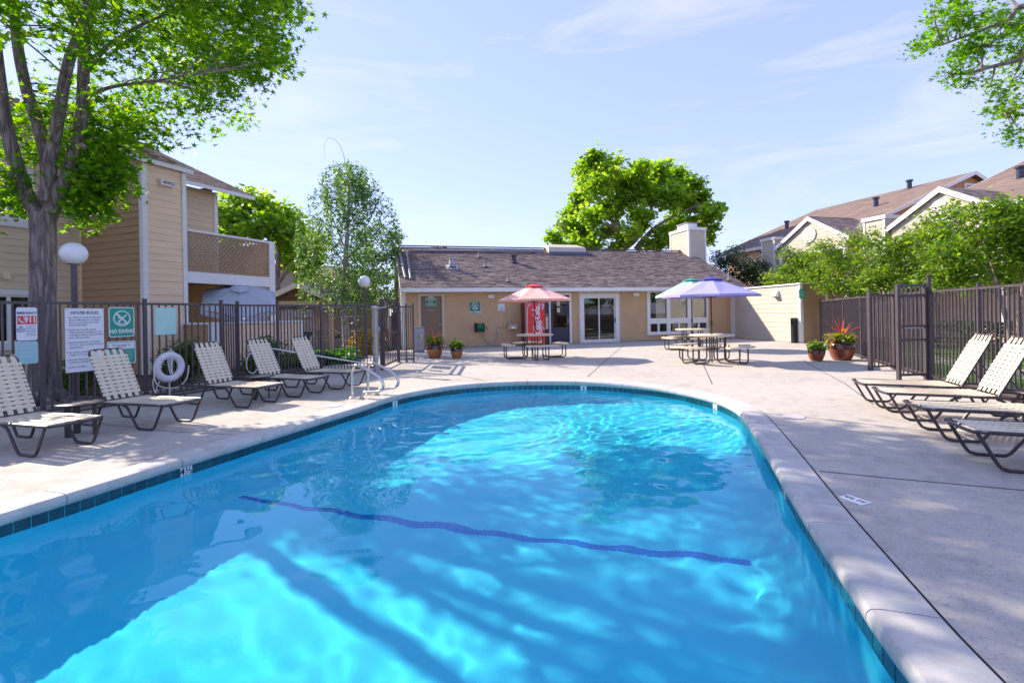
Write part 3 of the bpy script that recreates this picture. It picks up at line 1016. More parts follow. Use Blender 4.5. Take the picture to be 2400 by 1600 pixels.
for (x, y, r, h) in ((3.58, 3.04, .045, .28), (3.62, 1.79, .045, .33), (4.28, .09, .04, .34), (6.61, 3.95, .045, .26), (15.85, .27, .045, .30)):
    b_ = on_roof(x, y, -.03)
    MB().lathe([(r * 3.0, .03), (r * 1.15, .09), (r, .10), (r, h)], 12, b_).build('vent_pipe', 'vent', roof, True)
b_ = on_roof(5.21, 2.39, -.04)
MB().lathe([(.2, .03), (.11, .08), (.11, .33), (.16, .34), (.16, .40), (.05, .42)], 14, b_).build('roof_vent', 'navy', roof, True)
b_ = on_roof(2.05, 1.62, -.06)
vb = MB().lathe([(.19, .10), (.15, .32), (.125, .44), (.15, .45), (.15, .50), (.04, .52)], 14, b_); vb.hexa([on_roof(1.78, 1.35, .02), on_roof(2.32, 1.35, .02), on_roof(2.32, 1.9, .02), on_roof(1.78, 1.9, .02), on_roof(1.85, 1.42, .06), on_roof(2.25, 1.42, .06), on_roof(2.25, 1.83, .06), on_roof(1.85, 1.83, .06)])
vb.build('roof_vent', 'galv', roof, True)
# chimney chase
ch = MB().box(15.9, 3.6, 2.0, 17.0, 5.44, 6.05).build('chimney', 'wing', club)
siding(ch, (15.9, 5.4, 0), (0, -1, 0), (-1, 0, 0), 1.8, 3.6, 6.0, 'wing', .2, tk=.016)
siding(ch, (15.9, 3.6, 0), (1, 0, 0), (0, -1, 0), 1.1, 2.0, 6.0, 'wing', .2, tk=.016)
tr = MB(); tr.box(15.86, 3.565, 2, 15.98, 3.578, 6.0); tr.box(15.865, 3.578, 2, 15.878, 3.69, 6.0)
tr.build('corner_trim', 'white', ch)
MB().box(16.92, 3.562, 2.2, 17.03, 3.579, 6.0).build('corner_trim', 'white', ch)
MB().box(15.865, 5.36, 4.5, 15.878, 5.46, 6.0).build('corner_trim', 'white', ch)
MB().box(15.84, 3.54, 6.0, 17.05, 5.5, 6.17).build('chimney_cap', 'white', ch)
MB().box(16.1, 4.0, 6.17, 16.75, 5.0, 6.46).build('flue_cap', 'white', ch)
MB().box(16.05, 3.95, 6.46, 16.8, 5.05, 6.52).build('flue_lid', 'vent', ch)
# plain door with two signs
dr = MB().box(.46, .03, .02, 1.34, .08, 2.2).build('door', 'door', club)
MB().lathe([(.028, 0), (.034, .02), (.02, .05)], 10).build('door_knob', 'steel', dr, True, (1.25, .03, 1.0), (R(90), 0, 0))
frame_trim(club, .46, 1.34, 0, 2.2, .10, .045, 'wing', 'door_frame', -.032, False)
MB().box(.62, .018, 1.40, .85, .03, 2.18).build('kick_plate', 'door', dr)
# dark glazed door behind the vending machine
d2 = MB()
d2.box(6.2, .03, .02, 6.32, .08, 2.2); d2.box(6.98, .03, .02, 7.1, .08, 2.2); d2.box(6.32, .03, .02, 6.98, .08, .75); d2.box(6.32, .03, 2.05, 6.98, .08, 2.2)
dd = d2.build('door', 'navy', club)
MB().box(6.32, .05, .75, 6.98, .056, 2.05).build('pane', 'darkglass', dd)
MB().tube([(7.02, .02, .95), (7.02, -.02, .95), (7.02, -.02, 1.15), (7.02, .02, 1.15)], .012, 8).build('handle', 'steel', dd, True)
for (x, z, w, h) in ((6.52, 1.72, .14, .34), (6.52, 1.42, .14, .2)):
    MB().box(x, .024, z, x + w, .029, z + h).build('notice', 'table', dd)
frame_trim(club, 6.2, 7.1, 0, 2.2, .10, .045, 'white', 'door_frame', -.032, False)
# sliding door
sl_ = MB()
sl_.box(7.62, -.045, 0, 7.78, .06, 2.24); sl_.box(9.40, -.045, 0, 9.56, .06, 2.24); sl_.box(7.78, -.045, 2.1, 9.40, .06, 2.24); sl_.box(7.78, -.045, 0, 9.40, .06, .09)
sd = sl_.build('sliding_door', 'white', club)
tp = MB(); tp.box(7.54, -.04, 2.24, 9.64, .0, 2.36); tp.box(7.54, -.04, 0, 7.62, .0, 2.24); tp.box(9.56, -.04, 0, 9.64, .0, 2.24)
tp.build('door_trim', 'wing', sd)
for a, b, yy in ((7.78, 8.60, .0), (8.54, 9.40, .03)):
    p_ = MB(); p_.box(a, yy, .09, a + .055, yy + .025, 2.1); p_.box(b - .055, yy, .09, b, yy + .025, 2.1); p_.box(a + .055, yy, .09, b - .055, yy + .025, .15); p_.box(a + .055, yy, 2.04, b - .055, yy + .025, 2.1)
    ps = p_.build('sliding_panel', 'white', sd)
    MB().box(a + .055, yy + .01, .15, b - .055, yy + .015, 2.04).build('pane', 'glass', ps)
MB().box(9.36, -.03, .92, 9.385, .0, 1.12).build('handle', 'black', sd)
# window band
wf = MB()
a, b, z0, z1 = 11.2, 14.28, .42, 2.3
wf.box(a - .17, -.05, z0 - .11, a, .05, z1 + .1); wf.box(b, -.05, z0 - .11, b + .1, .05, z1 + .1)
wf.box(a, -.05, z1, b, .05, z1 + .1); wf.box(a, -.05, z0 - .11, b, .05, z0); wf.box(a, -.04, .80, b, .05, 1.06)
for x in (12.08, 13.22): wf.box(x, -.045, z0, x + .2, .05, .80); wf.box(x, -.045, 1.06, x + .2, .05, z1)
win = wf.build('window', 'white', club)
MB().box(a - .2, -.075, z0 - .15, b + .13, .0, z0 - .111).build('sill', 'white', win)
xs_ = [(11.2, 12.08), (12.28, 13.22), (13.42, 14.28)]
for k, (p, q) in enumerate(xs_):
    MB().box(p, .02, 1.06, q, .026, z1).build('pane', 'glass', win)
    m_ = (p + q) / 2
    MB().box(m_ - .05, -.03, z0, m_ + .05, .045, .80).build('mullion', 'white', win)
    MB().box(p, .02, z0, m_ - .05, .026, .80).build('pane', 'glass', win)
    MB().box(m_ + .05, .02, z0, q, .026, .80).build('pane', 'glass', win)
    MB().box(p + (.35 if k == 0 else .03), .05, 1.0, q - .02, .058, z1 - .02).build('blind', 'blind', win)
MB().box(15.5, -.035, .06, 15.58, -.018, 2.36).build('downspout', 'club', club)
# things fixed to the front
CL = lambda x, y, z: tuple(club.matrix_basis @ Vector((x, y, z)))
club.matrix_basis = Matrix.Translation((-4.26, 20.43, 0)) @ Matrix.Rotation(R(15), 4, 'Z')


def rounded(mb, x0, z0, x1, z1, r, y0, y1, n=4):
    pts = []
    for cx, cz, a0 in ((x1 - r, z0 + r, -90), (x1 - r, z1 - r, 0), (x0 + r, z1 - r, 90), (x0 + r, z0 + r, 180)):
        for k in range(n + 1):
            q = R(a0 + 90 * k / n)
            pts.append((cx + r * math.cos(q), y0, cz + r * math.sin(q)))
    return mb.prism(pts, (0, y1 - y0, 0))


def sign(loc, rz, w, h, mat, label, border=None, r=.02, name='sign', t=.006):
    s = thing(name, label, 'sign', loc, rz)
    rounded(MB(), -w / 2, -h / 2, w / 2, h / 2, r, -t, 0).build('panel', border or mat, s)
    if border:
        g = min(w, h) * .035
        rounded(MB(), -w / 2 + g, -h / 2 + g, w / 2 - g, h / 2 - g, r, -t - .002, -t).build('face', mat, s)
    return s


def no_dive(s, R_, z, mat, y):
    mb = MB()
    mb.tube([(R_ * math.cos(q), y, z + R_ * math.sin(q)) for q in np.linspace(0, 2 * math.pi, 29)[:-1]], R_ * .09, 6, True)
    mb.bar((-R_ * .68, y, z + R_ * .68), (R_ * .68, y, z - R_ * .68), R_ * .2, .003, (0, 1, 0))
    mb.build('prohibition_ring', mat, s)
    m2 = MB()
    m2.bar((R_ * .55, y, z + R_ * .5), (-R_ * .4, y, z - R_ * .45), R_ * .16, .004, (0, 1, 0))
    m2.bar((-R_ * .1, y, z + R_ * .12), (-R_ * .5, y, z + R_ * .0), R_ * .11, .004, (0, 1, 0))
    m2.lathe([(R_ * .13, 0), (R_ * .13, .004)], 10)
    m2.v[-20:] = [(v[0] - R_ * .42, y - v[2], z + v[1] - R_ * .5) for v in m2.v[-20:]]
    m2.bar((-R_ * .75, y, z - R_ * .72), (R_ * .75, y, z - R_ * .72), R_ * .1, .004, (0, 1, 0))
    m2.build('diver_symbol', mat, s)


s = sign(CL(.885, -.004, 1.95), R(15), .46, .34, 'signdark', 'small green sign on the brown door of the clubhouse', 'signfade', .04)
text(s, 'CAUTION', 0, .10, .085, 'signwhite', -.0095, bold=.003); text(s, 'POOL', 0, 0, .075, 'signwhite', -.0095, bold=.002); text(s, 'CHEMICALS', 0, -.10, .065, 'signwhite', -.0095, bold=.002)
tag(MB().box(-.12, -.012, -.03, .12, 0, .03).build('name_plate', 'table', None, False, CL(.88, -.004, 2.16), (0, 0, R(15))), 'small cream plate above the green sign on the brown clubhouse door', 'plate')
tag(MB().box(-.12, -.012, -.035, .12, 0, .035).build('name_plate', 'vent', None, False, CL(.9, .026, 1.6), (0, 0, R(15))), 'small dark plate below the green sign on the brown clubhouse door', 'plate')
s = sign(CL(2.76, -.03, 1.69), R(15), .50, .52, 'signdark', 'square green no diving sign on the clubhouse wall', 'signfade', .03)
no_dive(s, .14, .06, 'signwhite', -.011); text(s, 'NO DIVING', 0, -.19, .095, 'signwhite', -.0105, bold=.004, sx=.9)
s = sign(CL(3.93, -.025, 1.69), R(15), .30, .31, 'signwhite', 'small white paper notice on the clubhouse wall left of the red machine', None, .004, t=.003)
for k, xx in enumerate((-.06, 0, .06)): MB().lathe([(.025, -.005), (.025, -.0045)], 10).build('print', 'ink', s, False, (xx, 0, .09), (R(90), 0, 0))
for k in range(5): MB().box(-.09, -.0046, -.02 - k * .026, .09, -.0035, -.010 - k * .026).build('print_line', 'vent', s)


def wall_light(x, z, label):
    o = thing('wall_light', label, 'light', CL(x, -.02, z), R(15), 'wall lights under the clubhouse eave')
    MB().box(-.14, -.02, -.08, .14, 0, .08).build('back_plate', 'white', o)
    MB().hexa([(-.13, -.11, -.07), (.13, -.11, -.07), (.13, -.02, -.07), (-.13, -.02, -.07), (-.13, -.07, .07), (.13, -.07, .07), (.13, -.02, .07), (-.13, -.02, .07)]).build('shade', 'globe', o)


wall_light(3.47, 2.16, 'white box light on the clubhouse wall above the paper notice')
wall_light(10.46, 2.2, 'white box light on the clubhouse wall right of the sliding door')
o = thing('security_camera', 'tiny white security camera under the eave beside the sliding door', 'camera', CL(9.78, -.02, 2.27), R(15))
MB().box(-.04, -.03, -.02, .04, 0, .06).build('bracket', 'white', o); MB().tube([(0, -.02, .0), (0, -.12, -.03)], .045, 10).build('body', 'globe', o, True)
MB().tube([(0, -.121, -.03), (0, -.128, -.033)], .025, 10).build('lens', 'black', o)

o = thing('hose_reel', 'black wall hose reel wound with green hose on the clubhouse wall', 'hose reel', CL(2.92, -.02, .83), R(15))
MB().box(-.2, -.02, -.2, -.14, .0, .2).build('bracket', 'black', o)
for x in (-.16, .14): MB().tube([(x, -.2, 0), (x + .03, -.2, 0)], .2, 20).build('flange', 'black', o, True)
hp = []
for k in range(180):
    q = k / 14 * 2 * math.pi; hp.append((-.12 + .25 * abs(((k / 60) % 2) - 1), -.2 + .15 * math.cos(q) * (1 + .0003 * k), .15 * math.sin(q) * (1 + .0003 * k)))
MB().tube(hp, .018, 6).build('hose_coil', 'hose', o, True)
MB().tube([(.2, -.2, 0), (.3, -.2, 0), (.3, -.2, -.1)], .014, 6).build('crank', 'black', o, True)
tail = smooth_path([(.16, -.16, -.1, 0), (.22, -.1, -.42, 0), (.36, -.08, -.66, 0), (.55, -.06, -.72, 0), (.72, -.04, -.55, 0), (.80, -.03, -.3, 0), (.8, -.02, -.16, 0)], 5)
MB().tube([p[:3] for p in tail], .014, 6).build('hose_tail', 'galv', o, True)
o = thing('outlet_box', 'small grey outlet box with conduit on the clubhouse wall', 'outlet box', CL(3.73, -.02, .68), R(15))
MB().box(-.05, -.06, -.08, .05, 0, .08).build('box', 'galv', o); MB().tube([(0, -.02, .08), (.0, -.02, .14), (.75, -.02, .15)], .012, 6).build('conduit', 'club', o, True)
o = thing('drinking_fountain', 'small beige drinking fountain on the clubhouse wall beside the red machine', 'drinking fountain', CL(4.37, -.02, .70), R(15))
MB().hexa([(-.2, -.22, .02), (.2, -.22, .02), (.2, 0, -.02), (-.2, 0, -.02), (-.2, -.3, .2), (.2, -.3, .2), (.2, 0, .2), (-.2, 0, .2)]).build('basin', 'table', o)
MB().box(-.2, -.32, .2, .2, 0, .25).build('rim', 'galv', o); MB().box(-.08, -.302, .06, .08, -.27, .14).build('push_bar', 'steel', o)
MB().tube([(-.14, -.12, .25), (-.14, -.12, .33), (-.10, -.12, .35)], .012, 6).build('spout', 'steel', o, True)

# ------------------------------------------------------------------ vending machine
vm = thing('vending_machine', 'red drinks vending machine with white script lettering against the clubhouse', 'vending machine', CL(4.82, -.03, 0), R(15))
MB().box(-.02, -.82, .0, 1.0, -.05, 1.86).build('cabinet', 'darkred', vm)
MB().box(-.015, -.86, .04, .80, -.822, 1.84).build('front_panel', 'redfront', vm)
MB().box(.80, -.86, .04, 1.0, -.821, 1.84).build('control_panel', 'black', vm)
MB().box(-.05, -.862, .02, -.018, -.75, 1.86).build('side_trim', 'galv', vm)
for k in range(9): MB().box(.84, -.868, .72 + k * .06, .95, -.8605, .765 + k * .06).build('button', 'table', vm)
MB().box(.84, -.868, 1.32, .95, -.8605, 1.36).build('coin_slot', 'galv', vm)
# script lettering, read from the bottom up: strokes in letter space, x along the word, y up
WORD = [
    [(.95, .78), (.70, 1.0), (.32, .92), (.08, .5), (.2, .08), (.55, 0), (.9, .2)],
    [(1.35, .42), (1.1, .5), (1.0, .25), (1.15, .02), (1.38, .12), (1.42, .36), (1.3, .44)],
    [(2.0, .42), (1.75, .5), (1.6, .25), (1.72, .02), (2.05, .12), (2.2, .3)],
    [(2.6, .42), (2.35, .48), (2.22, .22), (2.35, .02), (2.55, .15), (2.65, .45), (2.62, .1), (2.75, .02), (2.95, .25)],
    [(3.0, .28), (3.3, .3)],
    [(4.25, .85), (4.0, 1.02), (3.62, .92), (3.4, .5), (3.5, .08), (3.85, 0), (4.2, .22)],
    [(4.6, .42), (4.4, .5), (4.28, .25), (4.42, .02), (4.65, .12), (4.7, .36), (4.58, .44)],
    [(4.8, .1), (5.05, .55), (5.15, 1.0), (5.0, 1.12), (4.92, .7), (4.98, .1), (5.15, .02), (5.3, .25)],
    [(5.75, .42), (5.5, .48), (5.38, .22), (5.5, .02), (5.7, .15), (5.8, .45), (5.77, .1), (5.9, .02), (6.1, .25)],
    [(.55, 0), (.3, -.22), (.9, -.32), (1.7, -.1), (2.5, -.28), (3.2, -.12)],
    [(4.0, 1.02), (3.2, .78), (2.4, .9), (1.4, 1.02), (.75, .98)],
]
lt = MB()
for st_ in WORD:
    p = smooth_path([(a, b, 0, 0) for a, b in st_], 5)
    pts = []; rs = []
    for i, q in enumerate(p):
        x, y = q[0] / 6.1, q[1]
        t = i / (len(p) - 1)
        pts.append((.30 + (1 - y) * .26, -.866, .52 + x * 1.18 + y * .05)); rs.append(.016 + .016 * math.sin(math.pi * t))
    lt.tube(pts, rs, 6, False, 1)
lt.v = [(v[0], -.8605 - .004 * (1 if v[1] < -.866 else 0), v[2]) for v in lt.v]
lt.build('script_lettering', 'whitetile', vm)
ar = smooth_path([(.02, .1, 0, 0), (.02, .9, 0, 0), (.03, 1.5, 0, 0), (.09, 1.74, 0, 0), (.2, 1.8, 0, 0)], 5)
MB().tube([(q[0], -.864, q[1]) for q in ar], .012, 6).build('white_line', 'whitetile', vm)
ice = MB()
for k in range(26):
    x = random.uniform(.55, .78); z = random.choice((random.uniform(.72, 1.05), random.uniform(1.6, 1.82), random.uniform(.06, .3)))
    if z < .4: x = random.uniform(0, .75)
    sz = random.uniform(.015, .06)
    ice.add([(x + sz * math.cos(q) * random.uniform(.6, 1.1), -.8615 - .0001 * k, z + sz * math.sin(q) * random.uniform(.6, 1.2)) for q in np.linspace(0, 2 * math.pi, 8)[:-1]], [tuple(reversed(range(7)))])
ice.build('ice_print', 'signfade2', vm)

# ------------------------------------------------------------------ wing wall at the right
wg_ = thing('wing_wall', 'pale tan enclosure wall with white corner post right of the clubhouse', 'wall', (11.7, 19.9, 0), 0)
wdir = Vector((11.05 - 11.7, 24.45 - 19.9, 0)); WL = wdir.length; wdir.normalize()
wn = Vector((-wdir.y, wdir.x, 0))
if wn.x > 0: wn = -wn
fd = Vector((math.cos(R(15)), math.sin(R(15)), 0)); fn = Vector((math.sin(R(15)), -math.cos(R(15)), 0)); FL = 1.36
mb = MB()
e0 = Vector((0, 0, 0)); e1 = wdir * WL; e2 = e1 - wn * .14; e3 = -wn * .14 + fd * .0
mb.prism([e0, e1, e2, e2 * 0 - wn * .14 + wdir * .14], (0, 0, 2.38))
mb.build('wall', 'wing', wg_)
MB().prism([-fn * .002, fd * FL - fn * .002, fd * FL - fn * .14, -fn * .14 - wn * .12], (0, 0, 2.40)).build('end_wall', 'brown', wg_)
MB().prism([fd * FL, fd * FL - fn * 4.2, fd * (FL - .14) - fn * 4.2, fd * (FL - .14)], (0, 0, 2.40)).build('side_wall', 'tan', wg_)
siding(wg_, e1 + wn * .001, -wdir, wn, WL - .10, .03, 2.36, 'wing', .2, tk=.018)
siding(wg_, fd * .1, fd, fn, FL - .22, .03, 2.36, 'brown', .2, tk=.016)
MB().prism([wn * .03 + fn * .03, wn * .03 + wdir * .10 + fn * .0, wdir * .10 - wn * .0, fd * .11 - fn * .0, fd * .11 + fn * .03], (0, 0, 2.40)).build('corner_post', 'white', wg_)
MB().prism([fd * (FL - .12) + fn * .032, fd * (FL + .012) + fn * .032, fd * (FL + .012), fd * (FL - .12)], (0, 0, 2.40)).build('corner_trim', 'white', wg_)
MB().bar(e1 + wn * -.05 + Vector((0, 0, 2.415)), -wdir * .05 - wn * .05 + Vector((0, 0, 2.415)), .24, .06).build('cap', 'white', wg_)
MB().bar(fd * .0 - fn * .06 + Vector((0, 0, 2.43)), fd * (FL + .06) - fn * .06 + Vector((0, 0, 2.43)), .24, .055).build('cap', 'white', wg_)
MB().bar(e1 * .985 + wn * .03 + Vector((0, 0, 0)), e1 * .985 + wn * .03 + Vector((0, 0, 2.36)), .05, .05).build('corner_trim', 'white', wg_)
WP = lambda v: tuple(Vector((11.7, 19.9, 0)) + v)
rzw = math.atan2(-wdir.y, -wdir.x)
o = thing('wall_light', 'white wedge light on the pale wall right of the clubhouse', 'light', WP(wdir * 1.35 + wn * .02 + Vector((0, 0, 2.05))), rzw)
MB().hexa([(-.12, -.2, -.10), (.12, -.2, -.10), (.12, 0, -.14), (-.12, 0, -.14), (-.12, -.07, .14), (.12, -.07, .14), (.12, 0, .14), (-.12, 0, .14)]).build('shade', 'globe', o)
MB().hexa([(-.12, -.2, -.135), (.12, -.2, -.135), (.12, 0, -.175), (-.12, 0, -.175), (-.12, -.2, -.101), (.12, -.2, -.101), (.12, 0, -.141), (-.12, 0, -.141)]).build('lens', 'vent', o)
s = sign(WP(fn * .05 + Vector((.03, 0, 2.0))), R(2), .24, .36, 'signgreen', 'small green sign on the white post of the pale wall', None, .02)
for k in range(5): MB().box(-.08, -.0085, .10 - k * .055, .08, -.0065, .122 - k * .055).build('print_line', 'signfade', s)
s = sign(WP(fn * .05 + Vector((.02, 0, 1.68))), R(2), .10, .14, 'signwhite', 'tiny white badge with red ring below the green sign on the white post', None, .03)
MB().tube([(.032 * math.cos(q), -.008, .04 * math.sin(q)) for q in np.linspace(0, 2 * math.pi, 17)[:-1]], .007, 6, True).build('red_ring', 'red', s)
o = thing('towel_bin', 'narrow black bin standing against the pale wall beside the white post', 'bin', WP(wdir * .20 + wn * .14), rzw)
MB().box(-.07, -.10, 0, .07, .10, .72).build('body', 'black', o)
for x in (-.06, .06): MB().box(x - .01, -.10, .72, x + .01, .10, .98).build('upright', 'black', o)
MB().box(-.075, -.105, .98, .075, .105, 1.02).build('hood', 'black', o)

# ------------------------------------------------------------------ left apartment house (local x to the pool, y receding)
lh = thing('apartment_house', 'two storey tan apartment house with lattice balcony at the left', 'building', (-9.35, 12.49, 0), R(-22))
LHM = Matrix.Translation((-9.35, 12.49, 0)) @ Matrix.Rotation(R(-22), 4, 'Z')
LP = lambda x, y, z: tuple(LHM @ Vector((x, y, z)))
# closet bump with the house number
MB().box(-2.67, .002, 0, -.002, 1.06, 5.5).build('wall', 'brown', lh)
siding(lh, (-2.67, 0, 0), (1, 0, 0), (0, -1, 0), 2.60, .1, 6.6, 'brown', .178, clip=lambda z: (0 if z < 5.45 else 0, 2.62 if z < 5.36 else 2.67 - (z - 5.30) / .43))
MB().prism([(-2.67, .001, 5.4), (-.002, .001, 5.4), (-2.67, .001, 6.5)], (0, 1.0, 0)).build('gable_wall', 'brown', lh)
siding(lh, (0, .09, 0), (0, 1, 0), (1, 0, 0), .90, .1, 5.42, 'tan', .178)
t_ = MB(); t_.box(-.10, -.035, 0, .035, 0, 5.36); t_.box(0, .0, 0, .035, .09, 5.40)
t_.build('corner_trim', 'white', lh)
MB().box(-2.665, -.030, 0, -2.60, -.0, 6.4).build('corner_trim', 'tan', lh)
MB().box(-.05, .985, 1.3, .045, 1.10, 5.40).build('corner_trim', 'white', lh)
# long wall at the far left with two windows
HW = [(-3.2, -1.14, 3.95, 5.15), (-3.2, -1.14, .90, 2.08)]
mb = MB(); mb.box(-2.85, -8, 0, -2.672, -3.2, 6.5); mb.box(-2.85, -1.14, 0, -2.672, .9, 6.5); mb.box(-2.85, -3.2, 0, -2.672, -1.14, .9); mb.box(-2.85, -3.2, 2.08, -2.672, -1.14, 3.95); mb.box(-2.85, -3.2, 5.15, -2.672, -1.14, 6.5)
mb.build('wall', 'cream', lh)
siding(lh, (-2.67, -8, 0), (0, 1, 0), (1, 0, 0), 7.97, .1, 6.45, 'cream', .178, [(a + 8 - .14, b + 8 + .14, z0 - .18, z1 + .14) for a, b, z0, z1 in HW])
for a, b, z0, z1 in HW:
    f = MB(); x = -2.66
    f.box(x, a - .13, z0 - .18, x + .05, b + .13, z0 - .0); f.box(x, a - .13, z1, x + .045, b + .13, z1 + .13)
    f.box(x, b, z0, x + .045, b + .13, z1); f.box(x, a - .13, z0, x + .045, a, z1)
    w_ = f.build('window', 'white', lh)
    g = MB(); m_ = b - .38
    g.box(-2.69, m_ - .035, z0, -2.64, m_ + .035, z1); g.box(-2.69, a, z1 - .05, -2.65, b, z1); g.box(-2.69, a, z0, -2.65, b, z0 + .05)
    g.build('sash', 'white', w_)
    MB().box(-2.70, a, z0 + .05, -2.693, m_ - .035, z1 - .05).build('pane', 'darkglass', w_)
    MB().box(-2.70, m_ + .035, z0 + .05, -2.693, b, z1 - .05).build('pane', 'darkglass', w_)
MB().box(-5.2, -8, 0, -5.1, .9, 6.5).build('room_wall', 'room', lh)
MB().hexa([(-2.65, -1.64, 2.5), (-2.53, -1.64, 2.46), (-2.53, -1.5, 2.46), (-2.65, -1.5, 2.5), (-2.65, -1.64, 2.62), (-2.62, -1.64, 2.62), (-2.62, -1.5, 2.62), (-2.65, -1.5, 2.62)]).build('dryer_vent', 'cream', lh)
# recessed wall behind the balcony, upper and lower
MB().box(-1.65, 1.062, 2.6, -1.502, 3.15, 5.5).build('wall', 'cream', lh)
siding(lh, (-1.5, 1.062, 0), (0, 1, 0), (1, 0, 0), 1.98, 2.7, 5.45, 'cream', .178)
MB().box(-1.66, 3.04, 2.7, -1.46, 3.17, 5.42).build('corner_trim', 'white', lh)
MB().box(-4.6, 3.0, 2.6, -1.66, 3.14, 5.66).build('wall', 'cream', lh)
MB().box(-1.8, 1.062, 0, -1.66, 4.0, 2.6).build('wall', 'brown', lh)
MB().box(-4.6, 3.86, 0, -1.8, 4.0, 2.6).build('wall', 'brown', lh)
MB().box(-1.66, 1.105, 2.46, .0, 3.9, 2.62).build('balcony_floor', 'brown', lh)
MB().box(-3.4, 3.88, 2.62, -.06, 3.94, 3.83).build('side_rail', 'lattice', lh)
MB().box(-.02, 1.102, 2.41, .05, 3.80, 2.72).build('beam', 'white', lh)
MB().box(-.06, 3.80, 0.0, .055, 4.02, 3.90).build('post', 'white', lh)
MB().box(-.05, 1.102, 3.83, .06, 3.80, 3.89).build('hand_rail', 'white', lh)
fr_ = MB(); fr_.box(.0, 1.102, 2.722, .035, 3.80, 2.79); fr_.box(.0, 1.102, 3.76, .035, 3.80, 3.828); fr_.box(.0, 1.102, 2.79, .035, 1.15, 3.76); fr_.box(.0, 3.75, 2.79, .035, 3.80, 3.76)
lat = fr_.build('lattice_panel', 'lattice', lh)
ya, yb, za, zb = 1.15, 3.75, 2.79, 3.76
for layer, sg in ((.012, 1), (.024, -1)):
    k = -1.1
    while k < 3.7:
        # slat along direction (1, -sg) in (y,z), clipped to the panel
        p = []
        for (y, z) in ((ya + k, zb if sg > 0 else za),):
            y0, z0 = y, z
        t0, t1 = 0.0, (zb - za)
        ys, ye = y0 + t0, y0 + t1
        if ys < ya: t0 = ya - y0
        if ye > yb: t1 = yb - y0
        if t1 - t0 > .06:
            A0 = (layer, y0 + t0, z0 - sg * t0); B0 = (layer, y0 + t1, z0 - sg * t1)
            MB().bar(A0, B0, .008, .052, (0, sg * 1.0, 1.0)).build('lattice_slat', 'lattice', lat)
        k += .135
# roofs
def shed(parent, y0, y1, xe, ze, xr, sl, mat='shingle2', fas=True):
    zr = ze + sl * (xe - xr)
    r_ = MB().prism([(xe, y0, ze - .03), (xr, y0, zr - .03), (xr, y0, zr - .16), (xe, y0, ze - .14)], (0, y1 - y0, 0)).build('roof', mat, parent)
    shingles(r_, (xe + .03, y0, ze - .035), (0, 1, 0), Vector((-1, 0, sl)), y1 - y0, math.hypot(xe - xr, zr - ze), mat, .15, .3)
    if fas: MB().box(xe, y0 + .01, ze - .15, xe + .03, y1 + .0, ze - .01).build('fascia', 'white', r_)
    return r_
r1 = shed(lh, -.14, 1.26, .10, 5.56, -6.2, .43)
MB().prism([(.13, -.165, 5.41), (.13, -.165, 5.55), (-6.2, -.165, 8.26), (-6.2, -.165, 8.10)], (0, .024, 0)).build('rake_board', 'white', r1)
r2 = shed(lh, 1.28, 4.15, -.98, 5.56, -6.2, .45)
r3 = shed(lh, -8.0, -.17, -2.30, 6.60, -6.2, .43)
MB().prism([(-6.2, -8, 8.2), (-6.2, 4.15, 8.0), (-11, 4.15, 5.6), (-11, -8, 5.6)], (0, 0, -.1)).build('rear_roof', 'shingle2', lh)
MB().box(-11, -8, 0, -10.9, 4.0, 5.7).build('rear_wall', 'tan', lh)
MB().box(-10.9, 3.86, 0, -4.6, 4.0, 5.6).build('end_wall', 'tan', lh)
MB().lathe([(.07, 0), (.07, .3), (.1, .31), (.1, .36), (.03, .38)], 12, (-1.35, .1, 6.2)).build('vent_pipe', 'navy', r1, True)
o = thing('house_number_sign', 'small white box sign reading 40902 high on the tan wall', 'sign', LP(.03, .56, 5.0), R(68))
MB().box(-.17, -.1, -.07, .17, 0, .07).build('box', 'white', o); text(o, '40902', .02, 0, .12, 'ink', -.103, bold=.002)
o = thing('porch_light', 'small dark lantern on the balcony wall', 'light', LP(-1.47, 1.28, 4.25), R(68))
MB().box(-.05, -.04, -.12, .05, 0, .12).build('bracket', 'black', o); MB().lathe([(.03, -.16), (.07, -.12), (.08, .05), (.1, .08), (.02, .16)], 8, (0, -.12, 0)).build('lantern', 'vent', o)
# patio wall
pw = thing('patio_wall', 'low tan patio wall with white cap beside the left apartment house', 'wall', (-9.35, 12.49, 0), R(-22))
MB().box(.05, 1.0, 0, 1.05, 1.1, 1.25).build('front_wall', 'brown', pw)  # darker colour stands in for shade on this side of the tan wall
MB().box(1.0, 1.13, 0, 1.1, 4.03, 1.25).build('side_wall', 'tan', pw)
siding(pw, (1.1, 1.2, 0), (0, 1, 0), (1, 0, 0), 2.78, .05, 1.25, 'tan', .178)
siding(pw, (.05, 1.0, 0), (1, 0, 0), (0, -1, 0), .95, .05, 1.25, 'brown', .178)  # boards take the same painted-in shade
MB().box(1.0, .96, 0, 1.14, 1.20, 1.25).build('corner_post', 'white', pw); MB().box(1.0, 3.98, 0, 1.14, 4.08, 1.25).build('end_post', 'white', pw)
MB().box(-.1, .95, 1.25, 1.0, 1.16, 1.31).build('cap', 'white', pw); MB().box(1.001, .95, 1.25, 1.17, 4.1, 1.312).build('cap', 'white', pw)
